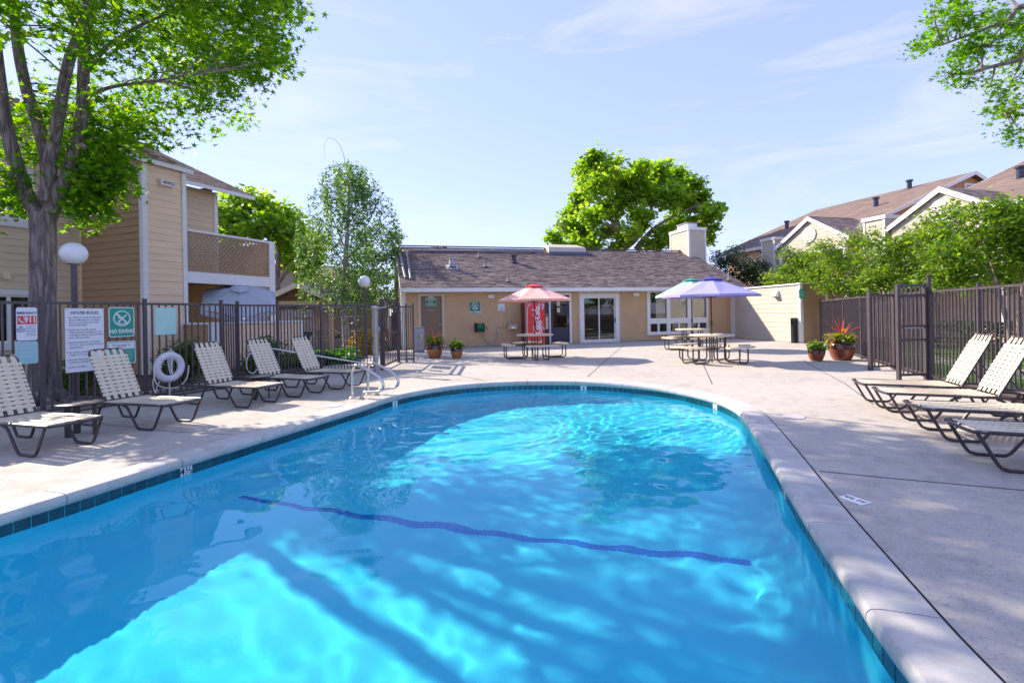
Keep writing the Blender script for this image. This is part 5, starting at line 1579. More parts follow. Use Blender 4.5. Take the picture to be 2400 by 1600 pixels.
# ------------------------------------------------------------------ strap loungers
def make_lounger(back=58):
    root = thing('lounger', 'x', 'lounger')
    W = .275; WB = .24; Z = .335; B = math.radians(back)
    for s_ in (-1, 1):
        y = s_ * W
        side = smooth_path([(.0, y * .92, Z - .0, 0), (.05, y, Z + .005, 0), (.6, y, Z, 0), (1.2, y, Z - .01, 0), (1.78, y, Z - .02, 0), (1.86, y * .95, Z - .025, 0)], 4)
        MB().tube([p[:3] for p in side], .0175, 8).build('side_rail', 'bronze', root, True)
        fl_ = smooth_path([(.015, y, Z - .01, 0), (.08, y, .2, 0), (.16, y, .05, 0), (.22, y, .018, 0), (.27, y, .013, 0), (.40, y, .013, 0), (.46, y, .018, 0), (.51, y, .06, 0), (.62, y, .22, 0), (.68, y, .29, 0), (.76, y, Z - .018, 0)], 4)
        MB().tube([p[:3] for p in fl_], .0165, 8).build('leg', 'bronze', root, True)
        rl = smooth_path([(1.12, y, Z - .025, 0), (1.2, y, .27, 0), (1.27, y, .14, 0), (1.33, y, .03, 0), (1.39, y, .013, 0), (1.56, y, .013, 0), (1.62, y, .03, 0), (1.70, y, .16, 0), (1.80, y, Z - .04, 0)], 4)
        MB().tube([p[:3] for p in rl], .0165, 8).build('leg', 'bronze', root, True)
    MB().tube([(.0, -W * .92, Z), (-.012, -W * .5, Z - .004), (-.012, W * .5, Z - .004), (0, W * .92, Z)], .0175, 8).build('foot_bar', 'bronze', root, True)
    MB().tube([(1.86, -W * .95, Z - .025), (1.87, 0, Z - .025), (1.86, W * .95, Z - .025)], .0135, 8).build('head_bar', 'bronze', root, True)
    xh = 1.16
    dirb = Vector((math.cos(B), 0, math.sin(B))); nb_ = Vector((-math.sin(B), 0, math.cos(B))); LB = .80
    o_ = Vector((xh, 0, Z + .005))
    bf = [o_ + Vector((0, -WB * .96, 0))] + [o_ + dirb * (LB - .06) + Vector((0, -WB * .96, 0)), o_ + dirb * (LB - .012) + Vector((0, -WB * .88, 0)), o_ + dirb * LB + Vector((0, -WB * .7, 0)), o_ + dirb * LB + Vector((0, WB * .7, 0)), o_ + dirb * (LB - .012) + Vector((0, WB * .88, 0)), o_ + dirb * (LB - .06) + Vector((0, WB * .96, 0)), o_ + Vector((0, WB * .96, 0))]
    br = MB().tube(bf, .0155, 8).build('back_frame', 'bronze', root, True)
    for s_ in (-1, 1):
        MB().tube([o_ + dirb * .42 + Vector((0, s_ * WB * .9, 0)), Vector((1.62, s_ * WB * .9, Z - .02))], .009, 6).build('prop', 'bronze', br, True)
    # straps: cross straps leave slits, long straps close them between the dashes
    cb = MB().box(-.0215, -WB - .012, -.0025, .0215, WB + .012, .0025)
    cs = MB().box(-.0215, -W - .014, -.0025, .0215, W + .014, .0025)
    P0 = None
    x = .06
    while x < 1.14:
        if P0 is None: P0 = cs.build('strap', 'strap', root, False, (x, 0, Z + .016))
        else: inst(P0, root, (x, 0, Z + .016 - .010 * math.sin(math.pi * min(1, x / 1.14))))
        x += .0605
    t = .10; first = None
    while t < LB - .09:
        p = o_ + dirb * t + nb_ * .014
        q_ = cb.build('strap', 'strap', root, False, p, (0, -B, 0)) if first is None else inst(first, root, p, (0, -B, 0))
        first = first or q_; t += .0575
    for i in range(5):
        y = (i - 2) * .104
        MB().box(.03, y - .027, 0, 1.13, y + .027, .004).build('long_strap', 'strap', root, False, (0, 0, Z + .0115))
        MB().box(.02, y * .92 - .027, 0, LB + .008, y * .92 + .027, .004).build('long_strap', 'strap', root, False, tuple(o_ + nb_ * .008), (0, -B, 0))
    return root


lg = make_lounger(63); lf = make_lounger(24)
G1 = 'strap loungers along the left fence'; G2 = 'strap loungers along the right fence'
RZL = R(160); RZR = R(-19)
lay = [
    (lg, -4.70, 5.26, RZL, 'lounger at the left frame edge, in front of the emergency sign', G1),
    (lg, -4.30, 6.38, RZL, 'lounger in front of the artificial respiration sign, beside the life ring', G1),
    (lg, -3.86, 7.80, RZL, 'lounger just right of the life ring, third along the left fence', G1),
    (lg, -3.46, 8.72, RZL, 'fourth lounger along the left fence, leaning before the rescue hook', G1),
    (lg, -3.02, 9.58, RZL, 'farthest lounger on the left, nearest the gate and hand rails', G1),
    (lg, 5.01, 7.12, RZR, 'farthest lounger on the right with raised back, nearest the narrow gate panel', G2),
    (lg, 4.75, 6.35, RZR, 'second lounger from the narrow gate panel on the right, back raised', G2),
    (lf, 4.40, 5.38, RZR, 'third lounger on the right, its head end cut off by the frame', G2),
    (lf, 4.02, 4.42, RZR, 'fourth lounger on the right, foot end showing in front of the third', G2),
    (lf, 3.80, 3.36, RZR, 'nearest lounger on the right, only a foot corner inside the frame', G2)]
seen = set()
for src, x, y, rz, lb, gp in lay:
    if src.name in seen: o = copy_tree(src)
    else: o = src; seen.add(src.name)
    o.scale = (.95, .95, .95); o.location = (x, y, .002); o.rotation_euler = (0, 0, rz + random.uniform(-.03, .03)); o['label'] = lb; o['group'] = gp


def side_table(loc, label, r=.235, h=.40):
    o = thing('side_table', label, 'side table', loc, 0, 'low round side tables between loungers')
    MB().lathe([(r, h - .02), (r + .004, h - .012), (r, h - .002), (r * .98, h)], 32).build('top', 'bronze', o, True)
    for k in range(3):
        q = k * 2.094 + .4
        MB().box(-.012, -.035, 0, .012, .035, h - .022).build('leg', 'bronze', o, False, (r * .62 * math.cos(q), r * .62 * math.sin(q), 0), (0, 0, q))


side_table((-5.35, 6.05, .002), 'low dark side table between the two nearest left loungers')
side_table((-4.42, 8.55, .002), 'low dark side table between the third and fourth left loungers')
side_table((6.05, 5.62, .002), 'low dark side table between the right loungers near the frame edge')


# ------------------------------------------------------------------ round picnic tables and umbrellas
def picnic(loc, rz, label):
    o = thing('picnic_table', label, 'picnic table', loc, rz, 'round cream picnic tables')
    MB().lathe([(.03, .70), (.56, .70), (.58, .715), (.58, .738), (.565, .748), (.03, .748)], 40, caps=False).build('table_top', 'table', o, True)
    for k in range(4):
        q = k * math.pi / 2; c, s_ = math.cos(q), math.sin(q)
        arc = np.linspace(-.50, .50, 11); mb = MB(); n = len(arc)
        for a in arc:
            for r in (.80, 1.06):
                for z in (.415, .455): mb.v.append((r * math.cos(q + a), r * math.sin(q + a), z))
        for i in range(n - 1):
            b_ = i * 4; e = b_ + 4
            mb.f += [(b_ + 1, b_ + 3, e + 3, e + 1), (b_, e, e + 2, b_ + 2), (b_, b_ + 1, e + 1, e), (b_ + 2, e + 2, e + 3, b_ + 3)]
        mb.f += [(0, 2, 3, 1), ((n - 1) * 4, (n - 1) * 4 + 1, (n - 1) * 4 + 3, (n - 1) * 4 + 2)]
        mb.build('seat', 'table', o)
        for y in (-.17, .17):
            p = smooth_path([(.30, y, .70, 0), (.30, y, .2, 0), (.31, y, .09, 0), (.38, y, .03, 0), (.5, y, .024, 0), (.78, y, .024, 0), (.89, y, .03, 0), (.945, y, .09, 0), (.95, y, .2, 0), (.95, y, .415, 0)], 4)
            MB().tube([(v[0] * c - v[1] * s_, v[0] * s_ + v[1] * c, v[2]) for v in p], .019, 8).build('leg', 'bronze', o, True)
    MB().tube([(.32 * math.cos(q), .32 * math.sin(q), .40) for q in np.linspace(0, 2 * math.pi, 25)[:-1]], .012, 6, True).build('brace_ring', 'bronze', o, True)


def umbrella(loc, rz, label, mats, r=1.22, zr=1.80, za=2.24, zb=0):
    o = thing('umbrella', label, 'umbrella', loc, rz, 'umbrellas standing in the picnic tables')
    MB().lathe([(.019, zb), (.019, za + .02)], 10).build('pole', 'bronze', o, True)
    A = Vector((0, 0, za)); n = 8
    rim = [Vector((r * math.cos(q), r * math.sin(q), zr)) for q in np.linspace(0, 2 * math.pi, n + 1)[:-1] + .39]
    inr = [Vector((.2 * math.cos(q), .2 * math.sin(q), za - .055)) for q in np.linspace(0, 2 * math.pi, n + 1)[:-1] + .39]
    for i in range(n):
        a, b, c, d = rim[i], rim[(i + 1) % n], inr[(i + 1) % n], inr[i]
        m1 = (a + b) / 2 * .985; m1.z = zr + .012; mc = (a + b + c + d) / 4 - Vector((0, 0, .025)); lo = Vector((0, 0, -.055))
        MB().add([a, m1, b, c, d, mc, a + lo, m1 + lo, b + lo], [(0, 1, 5), (1, 2, 5), (2, 3, 5), (3, 4, 5), (4, 0, 5), (0, 6, 7, 1), (1, 7, 8, 2)]).build('canopy_panel', mats[0], o)
        MB().tube([inr[i] - Vector((0, 0, .02)), rim[i] - Vector((0, 0, .012))], .007, 5).build('rib', 'bronze', o)
        MB().tube([Vector((.02 * math.cos(i), .02 * math.sin(i), za - .55)), (inr[i] + rim[i]) / 2 - Vector((0, 0, .02))], .005, 5).build('strut', 'bronze', o)
    up = [Vector((.30 * math.cos(q), .30 * math.sin(q), za - .045)) for q in np.linspace(0, 2 * math.pi, n + 1)[:-1] + .39]
    mb = MB().add([A + Vector((0, 0, .045))] + up, [(0, i + 1, (i + 1) % n + 1) for i in range(n)])
    for i in range(n): mb.add([up[i], up[(i + 1) % n], up[(i + 1) % n] - Vector((0, 0, .035)), up[i] - Vector((0, 0, .035))], [(0, 3, 2, 1)])
    mb.build('vent_cap', mats[1], o)
    MB().lathe([(.004, za + .04), (.022, za + .055), (.004, za + .09)], 10).build('finial', mats[1], o, True)
    MB().tube([(0, .03, 1.05), (0, .07, 1.05), (.05, .07, 1.02), (.05, .11, 1.02)], .009, 6).build('crank', 'bronze', o, True)
    MB().lathe([(.03, .98), (.034, 1.0), (.034, 1.1), (.02, 1.12)], 10).build('crank_housing', 'bronze', o, True)


picnic((.70, 15.35, .002), R(12), 'round cream picnic table under the pink umbrella')
picnic((5.38, 13.25, .002), R(30), 'front round cream picnic table under the violet umbrella')
picnic((6.45, 17.6, .002), R(5), 'rear round cream picnic table under the sea green umbrella')
umbrella((.70, 15.35, .002), 0, 'faded pink umbrella over the left picnic table', ('pink', 'redcanvas'), 1.2, 1.82, 2.28)
umbrella((5.38, 13.25, .002), R(10), 'violet umbrella over the front right picnic table', ('purple', 'navycanvas'), 1.26, 1.80, 2.27)
umbrella((6.45, 17.6, .002), R(5), 'pale sea green umbrella over the rear right picnic table', ('teal', 'teald'), 1.25, 1.93, 2.52)


# ------------------------------------------------------------------ glazed pots
def pot(loc, r, h, mat, label, spiky, flowers=False, droop=None):
    o = thing('flower_pot', label, 'flower pot', loc, random.random() * 6)
    MB().lathe([(r * .62, 0), (r * .80, h * .18), (r * .97, h * .5), (r, h * .72), (r * .93, h * .88), (r * .86, h * .92), (r * .95, h * .95), (r * .98, h), (r * .86, h), (r * .82, h * .9)], 32, caps=False).build('pot', mat, o, True)
    MB().lathe([(r * 1.0, h * .60), (r * 1.008, h * .72), (r * .94, h * .88), (r * .868, h * .92), (r * .958, h * .95), (r * .99, h * 1.004), (r * .85, h * 1.004)], 32, caps=False).build('glaze_shoulder', 'glaze3', o, True)
    MB().lathe([(.001, h * .9), (r * .84, h * .9)], 24, caps=False).build('soil', 'soil', o)
    n = 420; P = RNG.normal(size=(n, 3)) * np.array([r * .5, r * .5, r * .28]) + np.array([0, 0, h * 1.0 + r * .2]); P = P[P[:, 2] > h * .9]
    leaf_cloud('foliage', P, .075, 'leafpot', o, BROAD, up=.8, hang=-.2)
    if flowers:
        P = RNG.normal(size=(40, 3)) * np.array([r * .3, r * .3, r * .14]) + np.array([r * .45, -r * .1, h + r * .2]); leaf_cloud('blossom', P, .045, 'petal', o, BROAD)
    if spiky:
        for k in range(24):
            q = k * 2.4 + random.uniform(-.2, .2); L = spiky * random.uniform(.65, 1.1); e = random.uniform(.35, 1.35)
            c, s_ = math.cos(q), math.sin(q); mb = MB(); n = 7
            x = z = 0.0; ang = e
            for i in range(n + 1):
                w = .020 * math.sin(math.pi * min(1, .22 + .78 * i / n)) + .001
                mb.v += [(x * c - w * s_, x * s_ + w * c, h + z), (x * c + w * s_, x * s_ - w * c, h + z), (x * c, x * s_, h + z - .008)]
                x += L / n * math.cos(ang); z += L / n * math.sin(ang); ang -= (1.5 - e) * .26 * (1 + i * .25)
            for i in range(n):
                b_ = i * 3; mb.f += [(b_, b_ + 2, b_ + 5, b_ + 3), (b_ + 2, b_ + 1, b_ + 4, b_ + 5)]
            mb.build('spear_leaf', 'leafcord', o, tint=[random.random()] * (2 * n))


pot((-2.56, 16.1, .002), .28, .48, 'glaze', 'large amber pot with red spiky plant beside the brown door', .62)
pot((-1.80, 15.8, .002), .20, .36, 'glaze', 'small amber pot with green plant right of the large amber pot', 0)
pot((8.85, 13.2, .002), .32, .50, 'glaze2', 'large red brown pot with red spiky plant beside the right fence', .70, True)
pot((8.09, 13.08, .002), .205, .33, 'glaze2', 'small red brown pot with green plant left of the large red brown pot', 0)

# ------------------------------------------------------------------ trees
# big sweetgum at the left
Yt = 8.2
def lp(px, py, r, dy=0.0):
    v = at(px, py, Yt + dy); return (v.x, v.y, v.z, r)
limbs = [
    [(-7.86, 8.2, -.04, .34), (-7.84, 8.2, .3, .215), (-7.84, 8.2, 1.5, .175), lp(101, 560, .172), lp(100, 500, .17)],
    [lp(98, 520, 0.134), lp(60, 450, 0.109), lp(34, 370, 0.101, -.1), lp(12, 280, 0.092, -.2), lp(-6, 150, 0.084, -.3), lp(-30, -60, 0.067, -.6), lp(-80, -320, 0.042, -.9)],
    [lp(102, 515, 0.126, .1), lp(112, 400, 0.101, .2), lp(92, 300, 0.092, .3), lp(62, 210, 0.084, .4), lp(36, 60, 0.076, .5), lp(30, -160, 0.059, .6), lp(10, -420, 0.034, .6)],
    [lp(106, 470, 0.101, -.1), lp(122, 360, 0.092, -.15), lp(138, 270, 0.084, -.2), lp(160, 150, 0.076, -.3), lp(192, 60, 0.067, -.4), lp(240, -120, 0.050, -.6), lp(300, -330, 0.029, -.9)],
    [lp(108, 520, 0.126), lp(150, 430, 0.101), lp(176, 350, 0.097), lp(193, 260, 0.092, .1), lp(198, 130, 0.084, .2), lp(215, -20, 0.067, .3), lp(250, -260, 0.042, .4)],
    [lp(198, 170, 0.050, .1), lp(225, 138, 0.042), lp(255, 108, 0.038, -.1), lp(330, 60, 0.025, -.2), lp(430, 20, 0.017, -.2)],
    [lp(196, 230, 0.042, .1), lp(260, 205, 0.029, .3), lp(360, 190, 0.018, .4), lp(460, 175, 0.012, .4)],
]
def in_poly(x, y, P):
    c = False
    for i in range(len(P)):
        (ax, ay), (bx, by) = P[i - 1], P[i]
        if (ay > y) != (by > y) and x < (bx - ax) * (y - ay) / (by - ay) + ax: c = not c
    return c


SUNNY = [[(-4.0, 4.75), (-2.7, 5.3), (-1.3, 4.7), (-.7, 3.3), (-.2, 1.0), (-5, .5)], [(-3.5, 7.6), (-1.5, 6.6), (1.8, 6.7), (3.4, 6.3), (3.6, 10), (-2, 10.5)], [(-6.0, 3.0), (-4.0, 3.6), (-3.2, 5.6), (-2.2, 8.2), (-2.9, 8.5), (-4.3, 5.2)]]  # crown shaped for light: twigs thinned where they would shade these patches
tw = []
cx_, cy_, cz_ = -7.05, 8.3, 7.4
trial = 0
gap = [RNG.normal(size=3) * np.array([2.4, 2.4, 1.8]) + np.array([cx_, cy_, 6.0]) for _ in range(34)]
while len(tw) < 1500 and trial < 400000:
    trial += 1
    p = np.array([cx_ + RNG.uniform(-4.6, 4.6), cy_ + RNG.uniform(-4.6, 4.6), RNG.uniform(3.4, 11.4)])
    e = ((p[0] - cx_) / 3.25) ** 2 + ((p[1] - cy_) / 4.4) ** 2 + ((p[2] - cz_) / 3.9) ** 2
    if e > 1 or (e < .3 and RNG.random() < .6): continue
    if p[0] < -9.0 + .25 * (p[1] - 8.2) + .3 * math.sin(p[2] * 2.2): continue  # left edge of the crown cut back to let sun reach the pool
    low_ = 4.35 + .62 * (p[0] + 6.6) + .25 * math.sin(p[0] * 4) + .2 * math.sin(p[1] * 3.1) + .12 * math.sin(p[0] * 9 + p[1] * 5)
    low_ = max(low_ + (.4 if p[0] > -6.7 else 0), 4.4)
    if p[1] > 8.2: low_ = 1.4 + (low_ - 1.4) * p[1] / 8.2
    if p[0] < -6.3 and p[1] < 8.9 and p[2] < 7.6 and RNG.random() < (.80 if p[2] < 6.3 else .6): continue  # thinner front left crown shows the limbs and passes sun to the pool
    if p[2] < low_: continue
    sh_ = p - np.array(SUN_DIR) * ((p[2] + .15) / SUN_DIR.z)
    if any(in_poly(sh_[0], sh_[1], P_) for P_ in SUNNY) and RNG.random() < .88: continue
    if any(np.linalg.norm((p - g)) < .62 for g in gap): continue
    tw.append(p)
# low shoots around the fork
for (px, py, n, sp, dy) in ((228, 440, 26, .14, .25), (208, 482, 12, .11, .2), (62, 468, 4, .09, .3), (8, 430, 14, .16, -.2), (238, 385, 18, .15, .1), (215, 400, 10, .14, .3), (10, 330, 8, .15, .3), (150, 345, 6, .16, .6), (225, 330, 12, .18, .3), (240, 290, 12, .2, .4), (310, 285, 9, .14, .2), (120, 250, 10, .25, .6), (60, 250, 8, .22, .6)):
    c = np.array(at(px, py, Yt + dy))
    for _ in range(n): tw.append(c + RNG.normal(size=3) * sp)
tw = np.array(tw)
ends = []; sp_ = []
for p in tw:
    n = int(16 + RNG.random() * 20)
    ends.append(p + RNG.normal(size=(n, 3)) * np.array([.17, .17, .14]) - np.array([0, 0, .05]))
root = tree('sweetgum_tree', 'big forked sweetgum tree with bright green leaves at the left', 'tree', None, limbs, [], 0, .13, ('bark1', 'bark2', 'leaf1'), STAR, extra_pts=ends, hang=.5)
S_ = np.concatenate([np.array([q[:3] for q in smooth_path(l, 8)]) for l in limbs[1:]])
o0 = np.array(limbs[0][0][:3]); bb = MB()
for k in range(0, len(tw), 6):
    p = tw[k]
    d = np.linalg.norm(S_ - p + np.array([0, 0, .4]), axis=1); j = int(np.argmin(d))
    branch_to(bb, S_[j] - o0, p - o0, .010 if d[j] < 1.2 else .016, .1, 5, 4)
bb.build('branches', 'bark2', root, True)['kind'] = 'stuff'
for c, r in ((at(196, 345, 8.08), .05), (at(200, 280, 8.1), .04)):
    MB().tube([c - o0_ if False else Vector(c) - Vector(o0) + Vector((0, 0, 0)), Vector(c) - Vector(o0) + Vector((.03, -.07, .01))], [r, r * .8], 12).build('branch_stub', 'bark2', root, True)
# surface roots
rt = MB()
for a in (-.6, .1, .9, 1.7, 2.9, 4.0, 5.0):
    p = smooth_path([(.15 * math.cos(a), .15 * math.sin(a), .28, .10), (.34 * math.cos(a), .34 * math.sin(a), .10, .085), (.7 * math.cos(a + .15), .7 * math.sin(a + .15), .03, .06), (1.1 * math.cos(a + .1), 1.1 * math.sin(a + .1), -.02, .035)], 5)
    rt.tube([q[:3] for q in p], [q[3] for q in p], 8)
rt.build('roots', 'bark1', root, True)

# tree reaching in from the top right
Yr = 8.6
def rp_(px, py, r, dy=0.0):
    v = at(px, py, Yr + dy); return (v.x, v.y, v.z, r)
limbs = [[(11.6, 8.4, -.04, .22), (11.55, 8.4, 2.0, .17), (11.3, 8.5, 4.0, .14), (11.0, 8.5, 6.0, .11), (10.9, 8.5, 8.0, .07)],
         [(11.2, 8.5, 4.6, .08), rp_(2440, 120, .05), rp_(2390, 140, .04), rp_(2320, 158, .03), rp_(2260, 175, .02)],
         [(11.0, 8.5, 5.4, .07), rp_(2420, 20, .045), rp_(2360, 48, .035), rp_(2290, 75, .025), rp_(2210, 105, .014)],
         [(11.3, 8.5, 3.9, .06), rp_(2480, 250, .04), rp_(2410, 270, .025), rp_(2350, 262, .014)]]
cl = []
for (px, py, rx, rz, n) in ((2150, 110, .16, .12, 7), (2180, 95, .2, .12, 9), (2215, 70, .3, .22, 18), (2260, 40, .35, .3, 24), (2300, 110, .35, .3, 26), (2250, 130, .3, .25, 20), (2230, 175, .22, .18, 12), (2270, 185, .22, .16, 12), (2350, 60, .4, .35, 28), (2390, 120, .35, .3, 20),
                            (2190, 25, .16, .1, 6), (2240, 5, .3, .2, 14), (2310, -40, .5, .3, 30), (2320, 200, .12, .14, 6), (2375, 185, .18, .14, 9), (2355, 225, .16, .12, 8), (2340, 262, .2, .1, 10), (2385, 255, .18, .14, 9), (2375, 305, .16, .1, 7), (2395, 320, .12, .1, 6), (2420, 230, .3, .3, 14), (2440, 60, .5, .5, 30)):
    v = at(px, py, Yr + random.uniform(-.5, .5)); cl.append((v.x, v.y, v.z, rx, rx * 1.3, rz, n))
for k in range(16):
    cl.append((max(11.0, 12.4 + RNG.normal() * 1.4), 8.5 + RNG.normal() * 1.6, 7.2 + RNG.normal() * 1.2, .9, .9, .7, 26))
tree('sweetgum_tree', 'leafy branches of a tree reaching into the top right corner', 'tree', None, limbs, cl, 13, .085, ('bark2', 'bark2', 'leaf1'), STAR, .10, hang=.4)

# broad tree behind the clubhouse
Yc = 36.0
def cp_(px, py, r, dy=0.0):
    v = at(px, py, Yc + dy); return (v.x, v.y, v.z, r)
limbs = [[(8.1, 36, -.05, .5), cp_(1455, 640, .42), cp_(1456, 585, .36), cp_(1450, 545, .30), cp_(1444, 515, .22)],
         [cp_(1450, 545, .22), cp_(1436, 520, .14), cp_(1415, 490, .1), cp_(1390, 440, .07), cp_(1385, 400, .04)],
         [cp_(1462, 582, .26), cp_(1490, 560, .2), cp_(1515, 520, .16), cp_(1530, 480, .1), cp_(1550, 440, .05)],
         [cp_(1492, 585, .26), cp_(1510, 560, .2), cp_(1540, 530, .14), cp_(1590, 500, .08), cp_(1640, 480, .05)],
         [cp_(1446, 520, .16), cp_(1450, 480, .1), cp_(1440, 430, .06)],
         [cp_(1448, 535, .14), cp_(1400, 520, .09), cp_(1360, 500, .05)]]
cl = []
for (px, py, r, n) in ((1398, 372, 1.0, 26), (1425, 395, 1.5, 44), (1380, 405, 1.3, 36), (1365, 390, .7, 14), (1445, 430, 1.5, 44), (1395, 440, 1.5, 44), (1360, 465, 1.3, 34), (1345, 500, 1.3, 34), (1335, 530, 1.1, 28), (1370, 545, 1.4, 36), (1395, 505, 1.3, 30), (1430, 490, 1.4, 34), (1465, 470, 1.3, 30),
                      (1345, 575, 1.1, 24), (1390, 575, 1.0, 20), (1500, 400, 1.1, 28), (1490, 430, 1.3, 34), (1545, 395, 1.0, 22), (1540, 425, 1.5, 44), (1590, 415, 1.3, 36), (1620, 435, 1.2, 30), (1570, 460, 1.6, 46), (1610, 480, 1.5, 40), (1640, 470, 1.0, 22), (1660, 500, 1.1, 24), (1675, 490, .7, 12), (1640, 520, 1.2, 28),
                      (1590, 520, 1.3, 30), (1560, 545, 1.0, 20), (1555, 570, .9, 16), (1660, 540, .8, 14), (1500, 500, 1.3, 28), (1460, 560, .7, 10), (1520, 575, .7, 12), (1440, 585, .6, 10), (1300, 557, .7, 14), (1310, 575, .5, 8), (1520, 460, 1.2, 26), (1655, 560, .6, 8), (1480, 540, .9, 16), (1505, 530, .8, 12), (1420, 545, .9, 16)):
    v = at(px, py, Yc + RNG.uniform(-2.6, 2.6)); cl.append((v.x, v.y, v.z, r * .78, r * .92, r * .64, int(n * 1.15)))
tree('maple_tree', 'broad rounded green tree rising behind the clubhouse roof', 'tree', None, limbs, cl, 22, .23, ('bark2', 'bark2', 'leaf2'), BROAD, .21, hang=.2, twig_r=.05, tint_by_clump=.35)
# round tree behind the left house
Yb = 27.0
limbs = [[(-13.0, 27, -.72, .26), (-12.9, 27, 1.5, .2), (-12.9, 27, 3.4, .16), (-12.8, 27, 5.0, .1), (-12.8, 27, 6.4, .05)], [(-12.9, 27, 3.2, .12), (-11.9, 26.8, 4.4, .07), (-11.0, 26.6, 5.0, .03)], [(-12.9, 27, 3.0, .12), (-14.2, 27, 4.4, .07), (-15.2, 27, 5.6, .04)]]
cl = []
for (px, py, r, n) in ((525, 500, 1.2, 34), (560, 480, 1.1, 32), (600, 475, 1.1, 32), (640, 500, 1.1, 32), (680, 510, .9, 24), (700, 545, .9, 22), (660, 550, 1.1, 30), (610, 530, 1.2, 34), (560, 540, 1.1, 30), (720, 580, .8, 20), (690, 600, .8, 20), (650, 590, .9, 20), (735, 610, .7, 16), (715, 635, .6, 12), (740, 565, .6, 12), (530, 560, 1.1, 26), (620, 610, .8, 16)):
    v = at(px, py, Yb + RNG.uniform(-1.6, 1.6)); cl.append((v.x, v.y, v.z, r, r * 1.1, r * .8, n))
tree('maple_tree', 'bright green round tree behind the lattice balcony', 'tree', None, limbs, cl, 20, .22, ('bark2', 'bark2', 'leaf2'), BROAD, .22, hang=.2, twig_r=.04)

# weeping birch
Yw = 19.0
def bp_(px, py, r, dy=0.0):
    v = at(px, py, Yw + dy); return (v.x, v.y, v.z, r)
limbs = [[(-6.42, 19, -.05, .13), bp_(806, 700, .115), bp_(808, 640, .10), bp_(812, 580, .085), bp_(815, 520, .065), bp_(818, 450, .045), bp_(815, 390, .02)]]
for (px, py, ex, ey, r) in ((812, 590, 760, 480, .03), (814, 560, 870, 470, .03), (810, 620, 745, 560, .028), (816, 520, 770, 420, .025), (816, 500, 860, 420, .022), (818, 450, 850, 390, .018), (817, 430, 780, 375, .015), (812, 610, 890, 540, .028)):
    limbs.append([bp_(px, py, r), bp_((px * 2 + ex) / 3, (py * 2 + ey) / 3 - 5, r * .8), bp_((px + 2 * ex) / 3, (py + 2 * ey) / 3 - 8, r * .5, RNG.uniform(-.5, .5)), bp_(ex, ey, r * .3, RNG.uniform(-.8, .8))])
limbs.append([bp_(815, 420, .014), bp_(810, 385, .012), bp_(801, 350, .010), bp_(785, 328, .008), bp_(768, 325, .006), bp_(760, 345, .005), bp_(761, 372, .004)])
ends = []
for k in range(500):
    t = RNG.random(); py = 372 + t * 330; w = 30 + 80 * min(1, t * 3.0) * (1 - .2 * max(0, t - .6))
    px = 812 + RNG.normal() * w * .55; px = min(max(px, 812 - w * 1.05), 812 + w * 1.02)
    p = np.array(at(px, py, Yw + RNG.normal() * .8)); L = .35 + RNG.random() * .9
    n = int(14 + L * 26)
    s_ = RNG.random(n)
    q = p + np.stack([RNG.normal(size=n) * .07 + .08 * s_, RNG.normal(size=n) * .07, -s_ * L], 1)
    ends.append(q[q[:, 2] > .9])
tree('birch_tree', 'slender weeping birch with pale trunk between the houses', 'tree', None, limbs, [], 0, .10, ('birchbark', 'bark2', 'leaf3'), OVAL, extra_pts=ends, hang=1.2)
# denser tree behind the birch
limbs = [[(-5.6, 23.5, -.72, .16), (-5.6, 23.5, 1.2, .12), (-5.5, 23.5, 3.0, .07), (-5.4, 23.5, 4.2, .03)], [(-5.6, 23.5, 1.8, .07), (-4.9, 23.3, 3.2, .04), (-4.5, 23.2, 4.4, .015)], [(-5.6, 23.5, 1.6, .07), (-6.4, 23.4, 2.8, .03)]]
cl = []
for (px, py, r, n) in ((880, 545, .5, 22), (910, 560, .5, 20), (935, 555, .32, 9), (860, 590, .6, 28), (900, 600, .6, 26), (925, 590, .5, 18), (870, 640, .6, 28), (905, 650, .55, 22), (880, 690, .6, 24), (845, 560, .5, 18), (915, 690, .5, 16), (850, 700, .5, 18), (840, 640, .5, 18)):
    v = at(px, py, 23.5 + RNG.uniform(-.6, .6)); cl.append((v.x, v.y, v.z, r, r, r * .9, n))
tree('shade_tree', 'dark leafy tree between the birch and the clubhouse roof', 'tree', None, limbs, cl, 18, .14, ('bark2', 'bark2', 'leaf3'), OVAL, .16, hang=.8)
# palm top peeping over the ridge
o = thing('palm_tree', 'top of a thin palm just above the clubhouse ridge', 'tree', (-5.6, 39, 0))
MB().tube([(0, 0, 0), (.1, 0, 3.5), (0, 0, 6.6)], [.2, .16, .13], 10).build('trunk', 'bark2', o, True)
for k in range(16):
    q = k * 2.4; e = .5 + .5 * random.random(); mb = MB(); x = z = 0; c, s_ = math.cos(q), math.sin(q)
    pts = []
    for i in range(9):
        pts.append(Vector((x * c, x * s_, 6.6 + z))); x += .14 * math.cos(e); z += .14 * math.sin(e); e -= .3
    for i in range(1, 9):
        for w in (-1, 1):
            d = Vector((-s_ * w, c * w, -.9)).normalized() * .34
            mb.add([pts[i], pts[i] + Vector((.03, .0, .0)), pts[i] + d], [(0, 1, 2)])
    mb.tube(pts, .015, 4)
    mb.build('frond', 'leaf3', o, tint=[random.random()] * len(mb.f))
o = None

